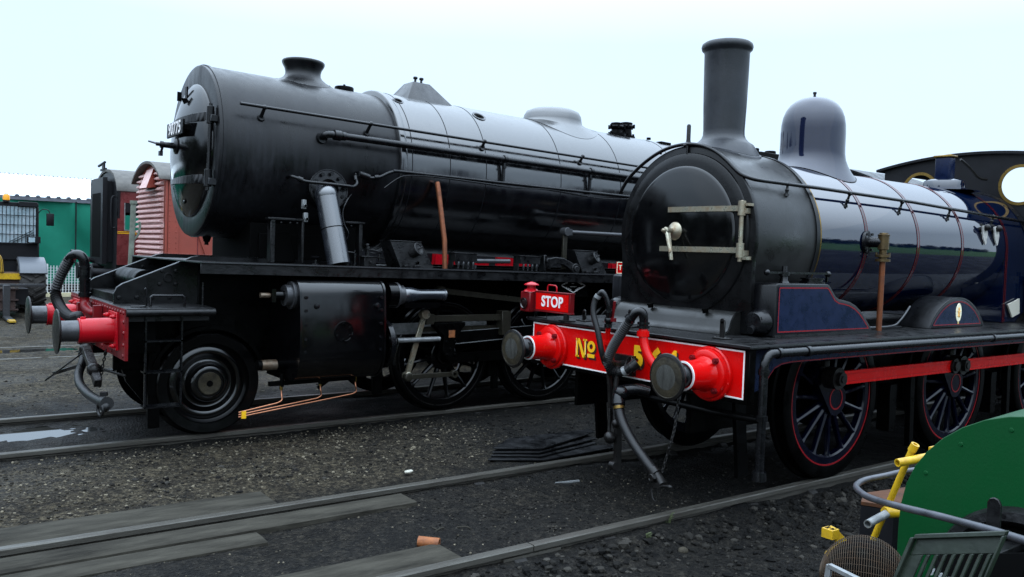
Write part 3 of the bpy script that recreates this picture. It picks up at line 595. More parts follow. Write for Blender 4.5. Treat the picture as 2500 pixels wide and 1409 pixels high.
b = B(); P = smooth_path([(-.235, -.198, .665), (-.245, -.225, .61), (-.262, -.29, .53), (-.28, -.41, .425), (-.30, -.575, .318), (-.31, -.66, .272)], 8); b.tube(P, .036, 16); obj('heating_hose', b, 'rubber', low)
b = B(); b.use(1); b.cyl((-.238, -.205, .655), (-.24, -.212, .635), .043, n=18); b.use(0); b.cyl((-.308, -.645, .28), (-.312, -.685, .258), .043, n=16); b.cyl((-.312, -.685, .258), (-.33, -.76, .205), .034, .03, 14); b.nut((-.345, -.69, .245), (-1, 0, 0), .028, .03); b.torus((-.375, -.69, .245), (1, 0, 0), .022, .006, 20, 6); b.bar((-.33, -.75, .21), (-.35, -.68, .19), .05, .03); b.cyl((-.34, -.76, .2), (-.35, -.84, .215), .011); b.ball((-.35, -.845, .215), .016); b.tube(smooth_path([(-.34, -.665, .17), (-.35, -.69, .10), (-.34, -.72, .085), (-.33, -.72, .16)], 4), .006, 6)
obj('hose_coupling', b, ('dsteel', 'brass'), low)
chain('hose_chain', [(-.20, -.756, .80), (-.24, -.769, .609), (-.28, -.764, .47), (-.315, -.735, .285)], low, 'dsteel', .0045, .017)
# draw hook and screw coupling
b = B(); b.bx(-.05, -.004, -.14, .06, .855, 1.01); b.tube(smooth_path([(0, -.045, .93), (-.12, -.045, .93), (-.20, -.05, .95), (-.235, -.055, 1.0), (-.205, -.06, 1.045), (-.165, -.06, 1.035)], 6), [.04] * 13 + [.038 - .0012 * i for i in range(18)], 12); hook = obj('draw_hook', b, 'dsteel', J)
b = B(); b.tube(smooth_path([(-.18, -.125, .94), (-.20, -.118, .66), (-.21, -.15, .47)], 4), .021, 10); b.bar((-.20, -.165, .50), (-.20, -.178, .16), .05, .035); b.bar((-.19, -.03, .93), (-.20, -.10, .5), .03, .03); b.ball((-.25, -.135, .405), .047); b.cyl((-.25, -.125, .45), (-.24, -.11, .62), .014); b.ball((-.22, -.165, .515), .035); b.cyl((-.24, -.2, .2), (-.24, -.15, .2), .03); obj('screw_coupling', b, 'dsteel', hook)
# lamp irons on the footplate
for y, z in ((-.79, 1.35), (.145, 1.345), (.70, 1.30)):
    b = B(); b.bx(.185, .20, y - .022, y + .022, 1.203, z - .02); b.cyl((.185, y, z - .02), (.20, y, z - .02), .022, n=12); b.bx(.15, .24, y - .06, y + .06, 1.2025, 1.213); b.dome_head((.17, y - .045, 1.213), (0, 0, 1), .01, .008); b.dome_head((.17, y + .045, 1.213), (0, 0, 1), .01, .008)
    obj('lamp_iron', b, 'dsteel', J, bev=.003)
# cab
def sheet_with_holes(b, outer, holes, plane_x, th):
    bm = bmesh.new()
    def loop(pts):
        vv = [bm.verts.new((plane_x, y, z)) for y, z in pts]; return [bm.edges.new((vv[i], vv[(i + 1) % len(vv)])) for i in range(len(vv))]
    es = loop(outer)
    for h in holes: es += loop(h)
    bmesh.ops.triangle_fill(bm, use_beauty=True, use_dissolve=False, edges=es)
    bm.verts.index_update(); k = [tuple(v.co) for v in bm.verts]; fs = [tuple(v.index for v in f.verts) for f in bm.faces]; bm.free()
    b.add(k, fs); b.add([(x + th, y, z) for x, y, z in k], fs)
    for h in holes:
        n = len(h); b.add([(plane_x, y, z) for y, z in h] + [(plane_x + th, y, z) for y, z in h], [(i, (i + 1) % n, n + (i + 1) % n, n + i) for i in range(n)])
xc = 5.5
ra = [(y, 3.10 - .128 * (y / 1.12) ** 2) for y in np.linspace(-1.08, 1.08, 21)]
circ = lambda yc, zc_, r, n=36: [(yc + r * math.cos(2 * math.pi * i / n), zc_ + r * math.sin(2 * math.pi * i / n)) for i in range(n)]
W1, W2 = (.62, 2.70, .195), (-.515, 2.715, .205)
b = B(); sheet_with_holes(b, [(-1.08, 1.21), (1.08, 1.21)] + [p for p in reversed([(y, z - .02) for y, z in ra])], [circ(*W1), circ(*W2)], xc, .02)
b.bx(xc + .02, xc + 1.25, -1.08, -1.06, 1.21, 2.3); b.bx(xc + .02, xc + 1.25, 1.06, 1.08, 1.21, 2.3); b.bx(xc + .02, xc + .5, -1.08, -1.06, 2.3, 2.955); b.bx(xc + .02, xc + .5, 1.06, 1.08, 2.3, 2.955)
cab = obj('cab', b, 'soot', J, smooth=20)
b = B(); roof = [(y, 3.115 - .128 * (y / 1.12) ** 2) for y in np.linspace(-1.17, 1.17, 25)]
b.prism(roof + [(y, z - .03) for y, z in reversed(roof)], 'yz', xc - .05, xc + 1.5); obj('cab_roof', b, 'soot', cab, smooth=20)
b = B(); b.bx(xc + 1.3, xc + 1.32, .25, 1.05, 1.9, 2.95); obj('wood_lining', b, 'woodlining', cab)
for yc, zc_, r in (W1, W2):
    b = B(); b.lathe((xc - .012, yc, zc_), (1, 0, 0), [(r - .012, 0), (r + .022, 0), (r + .022, .012), (r - .012, .012), (r - .012, 0)], 48); obj('window_ring', b, 'brass', cab)
b = B(); b.bx(7.0, 10.5, -1.1, 1.1, 1.15, 2.05); b.bx(7.0, 10.4, -.6, .6, .6, 1.15)
for x in (7.6, 8.8, 10.0): b.cyl((x, -.8, .6), (x, .8, .6), .55, n=32)
obj('tender', b, 'bluematt', J, bev=.01)

# stop lamp resting on the left end of the footplate
SL = thing('stop_lamp', 'red STOP board with a red oil lamp standing on the blue engine front platform', 'lamp', (.02, 1.0, 1.203))
b = B(); b.bx(.00, .05, .672, 1.155, 1.268, 1.438); b.bx(-.004, .054, .668, 1.155, 1.432, 1.442); b.bx(-.004, .054, .668, 1.155, 1.262, 1.272); sb = obj('stop_board', b, 'red' if False else 'dred', SL, bev=.002)
b = B(); b.bx(-.003, -.001, .69, 1.13, 1.28, 1.425); b.use(1); b.text('STOP', .128, fr_x(-.005, .905, 1.352), .0015, .0035, spacing=1.05, sx=.92); obj('lettering', b, ('red', 'white'), sb)
b = B(); b.bx(-.05, .08, 1.16, 1.30, 1.25, 1.43); lb = obj('lamp_body', b, 'dred', SL, bev=.008)
b = B(); b.lathe((.015, 1.225, 1.43), (0, 0, 1), [(.075, 0), (.05, .022), (.038, .026), (.038, .055), (.068, .056), (.066, .064), (.035, .080), (.012, .086), (0, .088)], 20); obj('lamp_chimney', b, 'bred', lb)
b = B(); b.lathe((-.05, 1.235, 1.325), (-1, 0, 0), [(.0, .004), (.036, .004), (.042, 0), (.05, .006), (.05, .014), (.042, .016), (.036, .008), (0, .012)], 28); obj('lens', b, 'lens', lb)
b = B(); b.tube(smooth_path([(.02, .875, 1.44), (.02, .875, 1.475), (.02, .885, 1.492), (.02, .90, 1.497), (.02, .975, 1.499), (.02, .99, 1.494), (.02, 1.0, 1.475), (.02, 1.0, 1.44)], 5), .006, 8); obj('carry_handle', b, 'bred', SL)
b = B(); b.tube([(.02, 1.17, 1.26), (.02, 1.17, 1.206), (.02, 1.0, 1.206), (.02, 1.0, 1.265)], .004, 6); obj('wire_leg', b, 'dsteel', SL); b = B(); b.bx(-.005, .02, .70, .745, 1.204, 1.27); b.bx(-.03, .06, .66, .78, 1.2035, 1.212); obj('stand', b, 'dsteel', SL)
# ------------------------------------------------------------------ black locomotive (second track)
YW = 3.93
K = thing('steam_locomotive', 'big matt black steam locomotive numbered 90775 with a short flared chimney', 'locomotive', (1.5, YW, 0))
ZB = 2.67; RS = .84; RB = .885
up = lambda b: b.tilt(-2.2, ZB, .02)
pl = lambda b: b.tilt(-2.5, 1.6, .011)
def sy(z, r=RB, off=0.): return YW - math.sqrt(max(0, r * r - (z - ZB) ** 2)) - off
# beam, low platform, raised running plate
b = B(); b.bx(-3.055, -3.03, YW - 1.26, YW + 1.26, .775, 1.20)
for i in range(24):
    y = YW - 1.2 + 2.4 * i / 23; b.dome_head((-3.055, y, 1.165), (-1, 0, 0), .016, .012)
    if i % 4 == 0: b.dome_head((-3.055, y, .81), (-1, 0, 0), .016, .012)
for z in (.9, 1.0, 1.09):
    for y in (YW - 1.21, YW + 1.21, YW - .42, YW + .42): b.dome_head((-3.055, y, z), (-1, 0, 0), .016, .012)
wbeam = obj('buffer_beam', b, 'dred', K)
b = B(); b.bx(-3.05, -2.33, YW - 1.275, YW + 1.275, 1.185, 1.205); b.cyl((-3.05, YW - 1.262, 1.17), (-2.33, YW - 1.262, 1.17), .03, n=14); b.cyl((-3.05, YW + 1.262, 1.17), (-2.33, YW + 1.262, 1.17), .03, n=14)
b.bx(-3.03, -2.36, YW - 1.2, YW + 1.2, 1.09, 1.18); obj('front_platform', b, 'deck', K, bev=.003)
b = B(); b.bx(-2.46, 8.2, YW - 1.275, YW + 1.275, 1.588, 1.604); b.bx(-2.46, 8.0, YW - 1.265, YW - 1.25, 1.50, 1.588); b.bx(-2.46, 8.0, YW + 1.25, YW + 1.265, 1.50, 1.588)
for i in range(40): b.dome_head((-2.3 + i * .19, YW - 1.268, 1.598), (0, -1, .6), .012, .010)
pl(b); rp_ = obj('running_plate', b, 'deck', K, bev=.003)
for y in (YW - 1.2765, YW + 1.2765): b = B(); b.bx(-2.46, 8.2, y - .003, y + .003, 1.595, 1.607); pl(b); obj('edge_strip', b, 'lead', rp_)  # pale strip stands in for the light catching the plate's edge
# sloping front frame plates
for y0, far in ((YW - .64, 0), (YW + .60, 1)):
    sp_ = [(-3.02, 1.205), (-3.02, 1.29), (-2.995, 1.345), (-2.95, 1.378), (-2.9, 1.398), (-2.36, 1.627), (-2.30, 1.64), (-.6, 1.62), (-.6, 1.205)]
    b = B(); b.prism(sp_, 'xz', y0, y0 + .03)
    for x in (-2.98, -2.83, -2.70, -2.55, -2.42):
        b.dome_head((x, y0, 1.26), (0, -1, 0), .022, .018)
    for x, z in ((-2.62, 1.50), (-2.50, 1.50), (-2.64, 1.38), (-2.50, 1.38)): b.dome_head((x, y0, z), (0, -1, 0), .02, .016)
    b.lathe((-2.565, y0, 1.44), (0, -1, 0), [(.045, 0), (.045, .015), (.034, .016), (.032, .0), (0, -.004)], 20)
    b.use(1); P = [Vector((x, y0 + .015, z)) for x, z in sp_[1:8]]
    b.strip([(p.x, y0 - .004, p.z + .006) for p in P], [(p.x, y0 + .034, p.z + .006) for p in P]); b.use(0)  # paler top strip paints the highlight on the frame's upper edge
    obj('front_frame', b, ('plate', 'lead'), K)
b = B(); b.cyl((-2.68, YW - .3, 1.39), (-2.68, YW + .55, 1.39), .105, n=28); b.bx(-2.98, -2.4, YW - .55, YW + .55, 1.205, 1.28); obj('brake_cylinder', b, 'black', K, bev=.006)
b = B(); b.tube([(-2.86, YW - 1.1, 1.21), (-2.86, YW - 1.1, 1.36), (-2.87, YW - 1.1, 1.365)], .010, 8); b.tube(smooth_path([(-2.86, YW - 1.1, 1.215), (-2.90, YW - 1.1, 1.21), (-2.98, YW - 1.1, 1.21)], 4), .009)
b.tube([(-2.83, YW - 1.13, 1.21), (-2.83, YW - 1.13, 1.29), (-2.815, YW - 1.13, 1.305), (-2.57, YW - 1.13, 1.305), (-2.555, YW - 1.13, 1.29), (-2.555, YW - 1.13, 1.21)], .011, 8); b.tube([(-2.39, YW - 1.1, 1.21), (-2.39, YW - 1.1, 1.42)], .009)
obj('grab_rail', b, 'bsteel', K)
# ladder step frames
for sd in (-1, 1):
    y = YW + 1.21 * sd; b = B()
    for x in (-2.885, -2.595): b.bx(x - .007, x + .007, y - .016, y + .016, .365, 1.17)
    for z in (.365, .66, .925): b.bx(-2.892, -2.588, min(y - .016, y + .12 * -sd), max(y + .016, y + .12 * -sd), z - .006, z + .007)
    obj('step_frame', b, 'bsteel', K)
b = B()
for y in (YW - .66, YW + .62): b.bx(-2.30, 7.5, y, y + .04, .62, 1.59); b.bx(-3.02, -2.30, y, y + .04, .62, 1.18)
b.bx(-3.02, -2.75, YW - 1.0, YW + 1.0, .80, 1.1)
b.bx(-1.7, -.4, YW - .60, YW + .60, .75, 1.57); b.bx(-.4, 7, YW - .45, YW + .45, .55, 1.45)
b.prism([(-3.0, .8), (-2.62, .8), (-2.62, .3), (-2.72, .26), (-2.9, .5)], 'xz', YW - .62, YW - .55)
b.bx(-2.76, -2.66, YW - .80, YW - .74, .1, .85); b.bar((-.55, YW - .8, .9), (-.5, YW - .8, .25), .05, .1, up=(1, 0, 0))
for x in (1.0, 2.38): b.bar((x, YW - .78, .95), (x + .02, YW - .78, .2), .05, .08, up=(1, 0, 0)); b.bx(x - .1, x + .0, YW - .83, YW - .7, .35, .75)
obj('frame', b, 'black', K, bev=.004)
# buffers
for y in (YW - .8635, YW + .8635):
    zb = .995; b = B(); b.bx(-3.075, -3.055, y - .16, y + .16, zb - .16, zb + .16); b.cyl((-3.07, y, zb), (-3.335, y, zb), .107, .104, 40); b.lathe((-3.325, y, zb), (-1, 0, 0), [(.104, 0), (.108, .004), (.108, .014), (.08, .016)], 40)
    for k in range(4): a = R(45 + 90 * k); c = (-3.075, y + .175 * math.cos(a), zb + .175 * math.sin(a)); b.nut(c, (-1, 0, 0), .02, .03); b.cyl(c, (c[0] - .045, c[1], c[2]), .011)
    b.bx(-3.32, -3.28, y - .014, y + .014, zb + .10, zb + .118)
    bf = obj('buffer', b, 'bred', K, bev=.003)
    b = B(); b.cyl((-3.3, y, zb), (-3.455, y, zb), .090, .088, 36); b.lathe((-3.45, y, zb), (-1, 0, 0), [(.088, 0), (.09, .02), (.10, .03)], 36); obj('buffer_shank', b, 'lead', bf)
    b = B(); b.lathe((-3.475, y, zb), (-1, 0, 0), [(.05, 0), (.155, .006), (.183, .014), (.187, .02), (.183, .027), (.12, .036), (0, .042)], 56); obj('buffer_head', b, 'dsteel', bf)
# smokebox
b = B(); b.lathe((-2.19, YW, ZB), (1, 0, 0), [(.0, 0), (.66, 0), (RS - .02, 0), (RS - .004, .006), (RS, .022), (RS, 1.90), (0, 1.90)], 128); up(b); wsm = obj('smokebox', b, 'sbox', K, smooth=50)
b = B(); b.lathe((-2.185, YW, ZB), (1, 0, 0), [(RS, .03), (RS + .010, .03), (RS + .010, .06), (RS, .06)], 128); up(b); obj('front_rim', b, 'sbox', wsm)
b = B(); b.cyl((-2.02, YW, ZB - RS + .02), (-2.02, YW, ZB - RS - .05), .05, .03, 12); b.cyl((-2.02, YW, ZB - RS - .05), (-2.02, YW, ZB - RS - .08), .02); up(b); obj('drain_plug', b, 'black', wsm)
# door
ds = [(.655, -.004), (.655, .012), (.645, .022), (.60, .045), (.50, .082), (.38, .115), (.25, .14), (.12, .153), (0, .156)]
b = B(); b.lathe((-2.19, YW, ZB), (-1, 0, 0), ds, 112); up(b); wd = obj('smokebox_door', b, 'gloss', K, smooth=60)
def dx_(y, z): r = math.hypot(y - YW, z - ZB); return -2.19 - np.interp(r, [p[0] for p in reversed(ds)], [p[1] for p in reversed(ds)])
for z in (ZB + .275, ZB - .305):
    b = B(); ys = [YW + .42 - 1.08 * i / 16 for i in range(17)]
    for ya, yb_ in zip(ys, ys[1:]):
        w0 = .022 + .028 * (YW + .42 - ya) / 1.08; w1 = .022 + .028 * (YW + .42 - yb_) / 1.08
        xa, xb = dx_(ya, z) - .009, dx_(yb_, z) - .009
        b.add([(xa, ya, z - w0), (xa, ya, z + w0), (xb, yb_, z + w1), (xb, yb_, z - w1), (xa + .03, ya, z - w0), (xa + .03, ya, z + w0), (xb + .03, yb_, z + w1), (xb + .03, yb_, z - w1)], [(0, 1, 2, 3), (1, 5, 6, 2), (0, 3, 7, 4), (0, 4, 5, 1), (2, 6, 7, 3)])
    b.cyl((-2.235, YW - .685, z - .08), (-2.235, YW - .685, z + .08), .034, n=16); b.bx(-2.25, -2.18, YW - .77, YW - .66, z - .065, z - .005)
    up(b); obj('hinge_strap', b, 'sbox', wd, bev=.003)
b = B(); b.cyl((-2.235, YW - .685, ZB - .42), (-2.235, YW - .685, ZB + .38), .017, n=12); up(b); obj('hinge_post', b, 'bsteel', wd)
b = B(); b.lathe((-2.335, YW, ZB + .03), (-1, 0, 0), [(0, 0), (.075, 0), (.08, .02), (.05, .035), (.03, .04), (.028, .13), (.034, .135), (.034, .16), (.018, .165), (.018, .20), (0, .205)], 24)
b.cyl((-2.50, YW, ZB + .03), (-2.545, YW + .24, ZB + .075), .012, .009); b.cyl((-2.47, YW, ZB + .03), (-2.475, YW + .05, ZB - .05), .012); b.bx(-2.495, -2.46, YW + .03, YW + .07, ZB - .075, ZB - .03); up(b); obj('door_handle', b, 'bsteel', wd)
b = B(); zz = ZB + .19
b.bx(-2.382, -2.362, YW - .33, YW + .23, zz - .072, zz + .072); b.bx(-2.365, -2.30, YW - .30, YW - .26, zz - .03, zz + .03); b.bx(-2.365, -2.3, YW + .16, YW + .20, zz - .03, zz + .03); npl = None
up(b); npl = obj('number_plate', b, 'black', wd, bev=.006)
b = B(); b.text('90775', .165, fr_x(-2.3835, YW - .05, zz), .0015, .0035, spacing=1.08, sx=.98); up(b); obj('painted_number', b, 'white', npl)
b = B(); b.bx(-2.275, -2.262, YW - .03, YW + .03, ZB + .48, ZB + .62); b.bar((-2.27, YW, ZB + .50), (-2.335, YW, ZB + .495), .04, .012); b.bar((-2.335, YW, ZB + .47), (-2.335, YW, ZB + .56), .04, .012); b.bar((-2.24, YW + .0, ZB + .40), (-2.30, YW, ZB + .50), .02, .03); up(b); obj('lamp_iron', b, 'black', wd)
b = B(); b.lathe((-2.262, YW - .06, ZB - .48), (-1, 0, 0), [(0, 0), (.062, 0), (.062, .012), (.054, .014), (.05, .008), (0, .008)], 28); b.v = [(x + (z - ZB + .48) * -.35 if False else x, y, ZB - .48 + (z - ZB + .48) * .78) for x, y, z in b.v]
b.use(1)
for k, dz in enumerate((.022, .0, -.02)): b.bx(-2.2735, -2.271, YW - .06 - .034 + .006 * k, YW - .06 + .034 - .006 * k, ZB - .48 + dz - .004, ZB - .48 + dz + .004)
up(b); obj('shed_plate', b, ('black', 'galv'), wd)
# chimney, cap, boiler, dome
cx = -1.08
b = B(); b.lathe((cx, YW, 0), (0, 0, 1), [(.32, 3.49), (.30, 3.50), (.245, 3.53), (.205, 3.565), (.186, 3.60), (.184, 3.63), (.194, 3.67), (.212, 3.70), (.222, 3.722), (.224, 3.74), (.215, 3.752), (.19, 3.757), (.165, 3.752), (.15, 3.6)], 64)
for i in range(64):
    for ring, w in ((0, 1.), (1, .9), (2, .5), (3, .2)):
        x, y, z = b.v[ring * 64 + i]; zz = ZB + math.sqrt(RS ** 2 - (y - YW) ** 2) + .002 + (z - 3.49); b.v[ring * 64 + i] = (x, y, z + (zz - z) * w)
for k in range(10): a = 2 * math.pi * k / 10; x, y = cx + .285 * math.cos(a), YW + .285 * math.sin(a); b.dome_head((x, y, ZB + math.sqrt(RS ** 2 - (y - YW) ** 2) + .012), (0, 0, 1), .013, .010)
up(b); obj('chimney', b, 'sbox', K, smooth=60)
b = B(); b.lathe((-.60, YW, 3.49), (0, 0, 1), [(.12, -.01), (.12, .02), (.105, .025), (.105, .06), (.10, .07), (.06, .075), (.015, .078), (.012, .10), (0, .102)], 36); up(b); obj('snifting_valve', b, 'black', K)
b = B(); b.lathe((-.34, YW, ZB), (1, 0, 0), [(.0, 0), (RB - .01, 0), (RB + .006, .01), (RB + .010, .05), (RB + .006, .075), (RB, .08), (RB, 8.45), (0, 8.45)], 144); up(b); wb = obj('boiler', b, 'clad', K, smooth=50)
for x in (-.20, .27, .745, 1.83, 2.81, 3.9):
    b = B(); b.lathe((x, YW, ZB), (1, 0, 0), [(RB, -.004), (RB + .0025, -.004), (RB + .0025, .004), (RB, .004)], 144); up(b); obj('cladding_joint', b, 'soot', wb)
for x, ph in ((-.18, 58), (.86, 55)):
    b = B(); rr = .062 if x < 0 else .085; a = R(ph); n_ = Vector((0, -math.cos(a), math.sin(a))); c = Vector((x, YW, ZB)) + n_ * (RB - .01)
    b.use(0).lathe(c, n_, [(rr * .72, 0), (rr * .74, .014), (rr, .016), (rr, .0)], 28); b.use(1).lathe(c, n_, [(0, .0115), (rr * .73, .0115)], 24); b.bar(c + n_ * .012 + Vector((-.03, 0, 0)), c + n_ * .012 + Vector((.03, 0, 0)), .02, .012)
    up(b); obj('washout_hole', b, ('lead', 'dark'), wb)
b = B(); zt = ZB + RB
b.add([(.03, YW - .30, zt - .06), (.64, YW - .30, zt - .06), (.64, YW + .30, zt - .06), (.03, YW + .30, zt - .06), (.20, YW - .11, zt + .19), (.42, YW - .11, zt + .19), (.42, YW + .11, zt + .19), (.20, YW + .11, zt + .19)],
      [(0, 1, 5, 4), (1, 2, 6, 5), (2, 3, 7, 6), (3, 0, 4, 7), (4, 5, 6, 7)])
for x in (.27, .35): b.cyl((x, YW - .03, zt + .18), (x, YW - .03, zt + .235), .014); b.cyl((x, YW - .03, zt + .235), (x, YW - .03, zt + .265), .026, n=10)
up(b); obj('top_feed_cover', b, 'sbox', K, bev=.008, seg=2)
b = B(); dxx = 2.36
b.lathe((dxx, YW, 0), (0, 0, 1), [(.60, 3.44), (.50, 3.475), (.43, 3.515), (.395, 3.55), (.385, 3.60), (.375, 3.66), (.345, 3.71), (.28, 3.74), (.15, 3.755), (0, 3.758)], 64)
for i in range(64):
    for ring, w in ((0, 1.), (1, .85), (2, .55), (3, .25)):
        x, y, z = b.v[ring * 64 + i]; zz = ZB + math.sqrt(RB ** 2 - (y - YW) ** 2) + .004 + (z - 3.44) * .6; b.v[ring * 64 + i] = (x, y, z + (zz - z) * w)
up(b); obj('dome', b, 'lead' if False else 'clad', K, smooth=70)
for x, y, h in ((3.47, YW - .05, .05), (3.70, YW + .0, .09)):
    b = B(); z = ZB + RB + .02; b.lathe((x, y, z - .03), (0, 0, 1), [(0, 0), (.13, 0), (.13, .03), (.085, .04), (.07, .05 + h), (.10, .055 + h), (.115, .075 + h), (.10, .095 + h), (.085, .10 + h), (.085, .13 + h), (.04, .14 + h), (0, .14 + h)], 20)
    for k in range(6): a = R(60 * k); b.nut((x + .105 * math.cos(a), y + .105 * math.sin(a), z), (0, 0, 1), .016, .03); b.bx(x + .11 * math.cos(a) - .01, x + .11 * math.cos(a) + .01, y + .11 * math.sin(a) - .01, y + .11 * math.sin(a) + .01, z + .02 + h, z + .075 + h)
    up(b); obj('safety_valve', b, 'black', K)
b = B(); b.bx(4.1, 4.3, YW - .3, YW - .2, ZB + RB - .05, ZB + RB - .02); b.cyl((4.0, YW - .15, ZB + RB), (4.0, YW - .15, ZB + RB + .03), .03); up(b); obj('boiler_plug', b, 'black', K)
# handrail, ejector pipe, lower pipe
for sd in (-1, 1):
    Yf = lambda d: YW + sd * d
    b = B(); b.tube([(-2.03, Yf(.885), 3.058), (8.1, Yf(.885), 3.058 - .004 * 10)], .0155, 12); up(b); hr = obj('handrail', b, 'bsteel', K, smooth=60)
    for x in (-1.80, -.70, .70, 2.15, 3.7):
        b = B(); rr = RS if x < -.4 else RB; z = 3.055; n_ = Vector((0, Yf(.80) - YW, .30)).normalized()
        b.cyl(Vector((x, YW, ZB)) + n_ * (rr - .005), (x, Yf(.885), z), .019, .015, 12); b.ball((x, Yf(.885), z), .024)
        b.cyl(Vector((x, YW, ZB)) + n_ * (rr - .005), Vector((x, YW, ZB)) + n_ * (rr + .02), .04, .03, 12)
        up(b); obj('handrail_stanchion', b, 'bsteel', hr)
b = B(); z0 = 2.882
b.tube(smooth_path([(-1.20, YW - .80, z0 - .03), (-1.20, YW - .90, z0 - .012), (-1.165, YW - .935, z0), (-1.09, YW - .94, z0), (-1.0, YW - .94, z0)], 5) + [(8.1, YW - .94, z0 - .01)], .034, 16)
for x in (-1.02, .95, 2.25, 3.4): b.cyl((x - .02, YW - .94, z0), (x + .02, YW - .94, z0), .042, n=18)
b.cyl((-1.12, YW - .94, z0), (-1.05, YW - .94, z0), .050, n=18); b.cyl((-1.2, YW - .79, z0 - .035), (-1.2, YW - .86, z0 - .03), .06, .05, 18)
for x in (.95, 2.25, 3.4): b.bx(x - .012, x + .012, YW - .94, YW - .90, 2.6, z0 - .03); b.nut((x, YW - .935, 2.79), (0, -1, 0), .018, .02); b.nut((x, YW - .925, 2.62), (0, -1, 0), .018, .02)
up(b); obj('ejector_pipe', b, 'bsteel', K, smooth=60)
b = B(); P = [(-.84, YW - .87, 2.53), (-.78, YW - .92, 2.52), (-.70, YW - .93, 2.505), (-.60, YW - .93, 2.525), (-.50, YW - .93, 2.575), (-.42, YW - .935, 2.60), (-.30, YW - .935, 2.605), (1.3, YW - .935, 2.618), (5.0, YW - .935, 2.65)]
b.tube(smooth_path(P, 6), .018, 10); b.cyl((-.83, YW - .93, 2.535), (-.72, YW - .93, 2.51), .032, n=12); b.bx(-.84, -.78, YW - .95, YW - .84, 2.51, 2.56); b.cyl((-.62, YW - .93, 2.52), (-.66, YW - .93, 2.512), .028, n=10)
b.tube(smooth_path([(-.55, YW - .945, 2.42), (-.42, YW - .95, 2.52), (-.30, YW - .95, 2.57), (.0, YW - .945, 2.59), (.6, YW - .945, 2.585), (1.1, YW - .945, 2.575), (1.6, YW - .945, 2.60), (2.4, YW - .945, 2.57), (3.0, YW - .945, 2.61)], 5), .007, 6)
up(b); obj('lubricator_pipe', b, 'bsteel', K, smooth=60)
b = B(); b.tube(smooth_path([(-1.53, YW - .80, 2.425), (-1.52, YW - .88, 2.43), (-1.47, YW - .93, 2.41), (-1.40, YW - .96, 2.385), (-1.2, YW - .98, 2.378), (-.98, YW - .97, 2.372), (-.90, YW - .95, 2.375), (-.855, YW - .93, 2.41), (-.845, YW - .90, 2.46)], 6), .017, 10); b.cyl((-1.47, YW - .93, 2.41), (-1.43, YW - .95, 2.395), .027, n=10); b.cyl((-.847, YW - .9, 2.44), (-.845, YW - .88, 2.48), .028)
b.tube(smooth_path([(-.88, YW - .86, 2.30), (-.95, YW - .92, 2.24), (-1.01, YW - .95, 2.12), (-1.0, YW - .97, 2.0), (-.96, YW - .98, 1.92), (-.97, YW - .98, 1.86), (-1.05, YW - 1.0, 1.82)], 6), .007, 6)
obj('drain_pipe', b, 'bsteel', K, smooth=60)
# steam pipe down to the cylinder
b = B(); p0 = Vector((-1.185, YW - .90, 2.36)); p1 = Vector((-1.105, YW - 1.10, 1.60)); d = p1 - p0
b.cyl(p0 + d * .12, p1, .108, .108, 40); b.ball(p0 + d * .115, .112, 24, 12); b.cyl(p0 + d * .10, (-1.15, YW - .6, 2.34), .10, n=28)
sp_ = obj('steam_pipe', b, 'pipegrey', K)
b = B(); b.torus(p0 + d * .545, d, .109, .005, 40, 6); obj('pipe_joint', b, 'dark', sp_)
b = B(); b.lathe((-1.12, YW - .72, 2.32), (0, -1, .12), [(.10, 0), (.195, 0), (.20, .13), (.185, .145), (.10, .145)], 40); b.torus((-1.12, YW - .865, 2.337), (0, -1, .12), .194, .007, 48, 6)
for k in range(10): a = R(36 * k + 10); b.nut((-1.12 + .155 * math.cos(a), YW - .865, 2.337 + .155 * math.sin(a)), (0, -1, 0), .02, .02)
obj('pipe_flange', b, 'bsteel', sp_)
for x, z in ((-1.385, 2.17), (-1.365, 2.045), (-1.045, 2.155), (-1.03, 2.045)):
    b = B(); b.bx(x - .02, x + .02, YW - .90, YW - .86, z - .045, z + .045); b.use(1).nut((x, YW - .90, z - .015), (0, -1, 0), .02, .02); b.use(0)
    obj('fixing_lug', b, ('galv', 'black'), sp_, bev=.004)
# smokebox saddle and side brackets
b = B(); b.bx(-1.80, -.62, YW - .58, YW + .58, 1.58, 1.98); b.bx(-1.72, -.78, YW - .62, YW - .58, 1.60, 1.88); b.prism([(-1.62, 1.6), (-1.62, 1.90), (-1.45, 1.90), (-1.38, 1.6)], 'xz', YW - .70, YW - .64); obj('saddle', b, 'dark', K, bev=.008)
for sd in (-1, 1):
    y = YW + .84 * sd; b = B(); b.bx(-1.735, -1.34, y - .05, y + .05, 2.008, 2.03); b.bx(-1.71, -1.665, y - .045, y + .045, 1.60, 2.008); b.bx(-1.40, -1.375, y - .045, y + .045, 1.60, 2.008)
    for x in (-1.60, -1.51, -1.44): b.dome_head((x, y - .02, 1.985), (0, -1, 0), .016, .014)
    obj('smokebox_bracket', b, 'deck', K, bev=.004); b = B()
    b.bx(-.95, -.73, y - .05, y + .05, 2.008, 2.03); b.bx(-.79, -.755, y - .045, y + .045, 1.60, 2.008)
    b.dome_head((-.87, y - .02, 1.985), (0, -1, 0), .016, .014)
    obj('smokebox_bracket', b, 'deck', K, bev=.004)
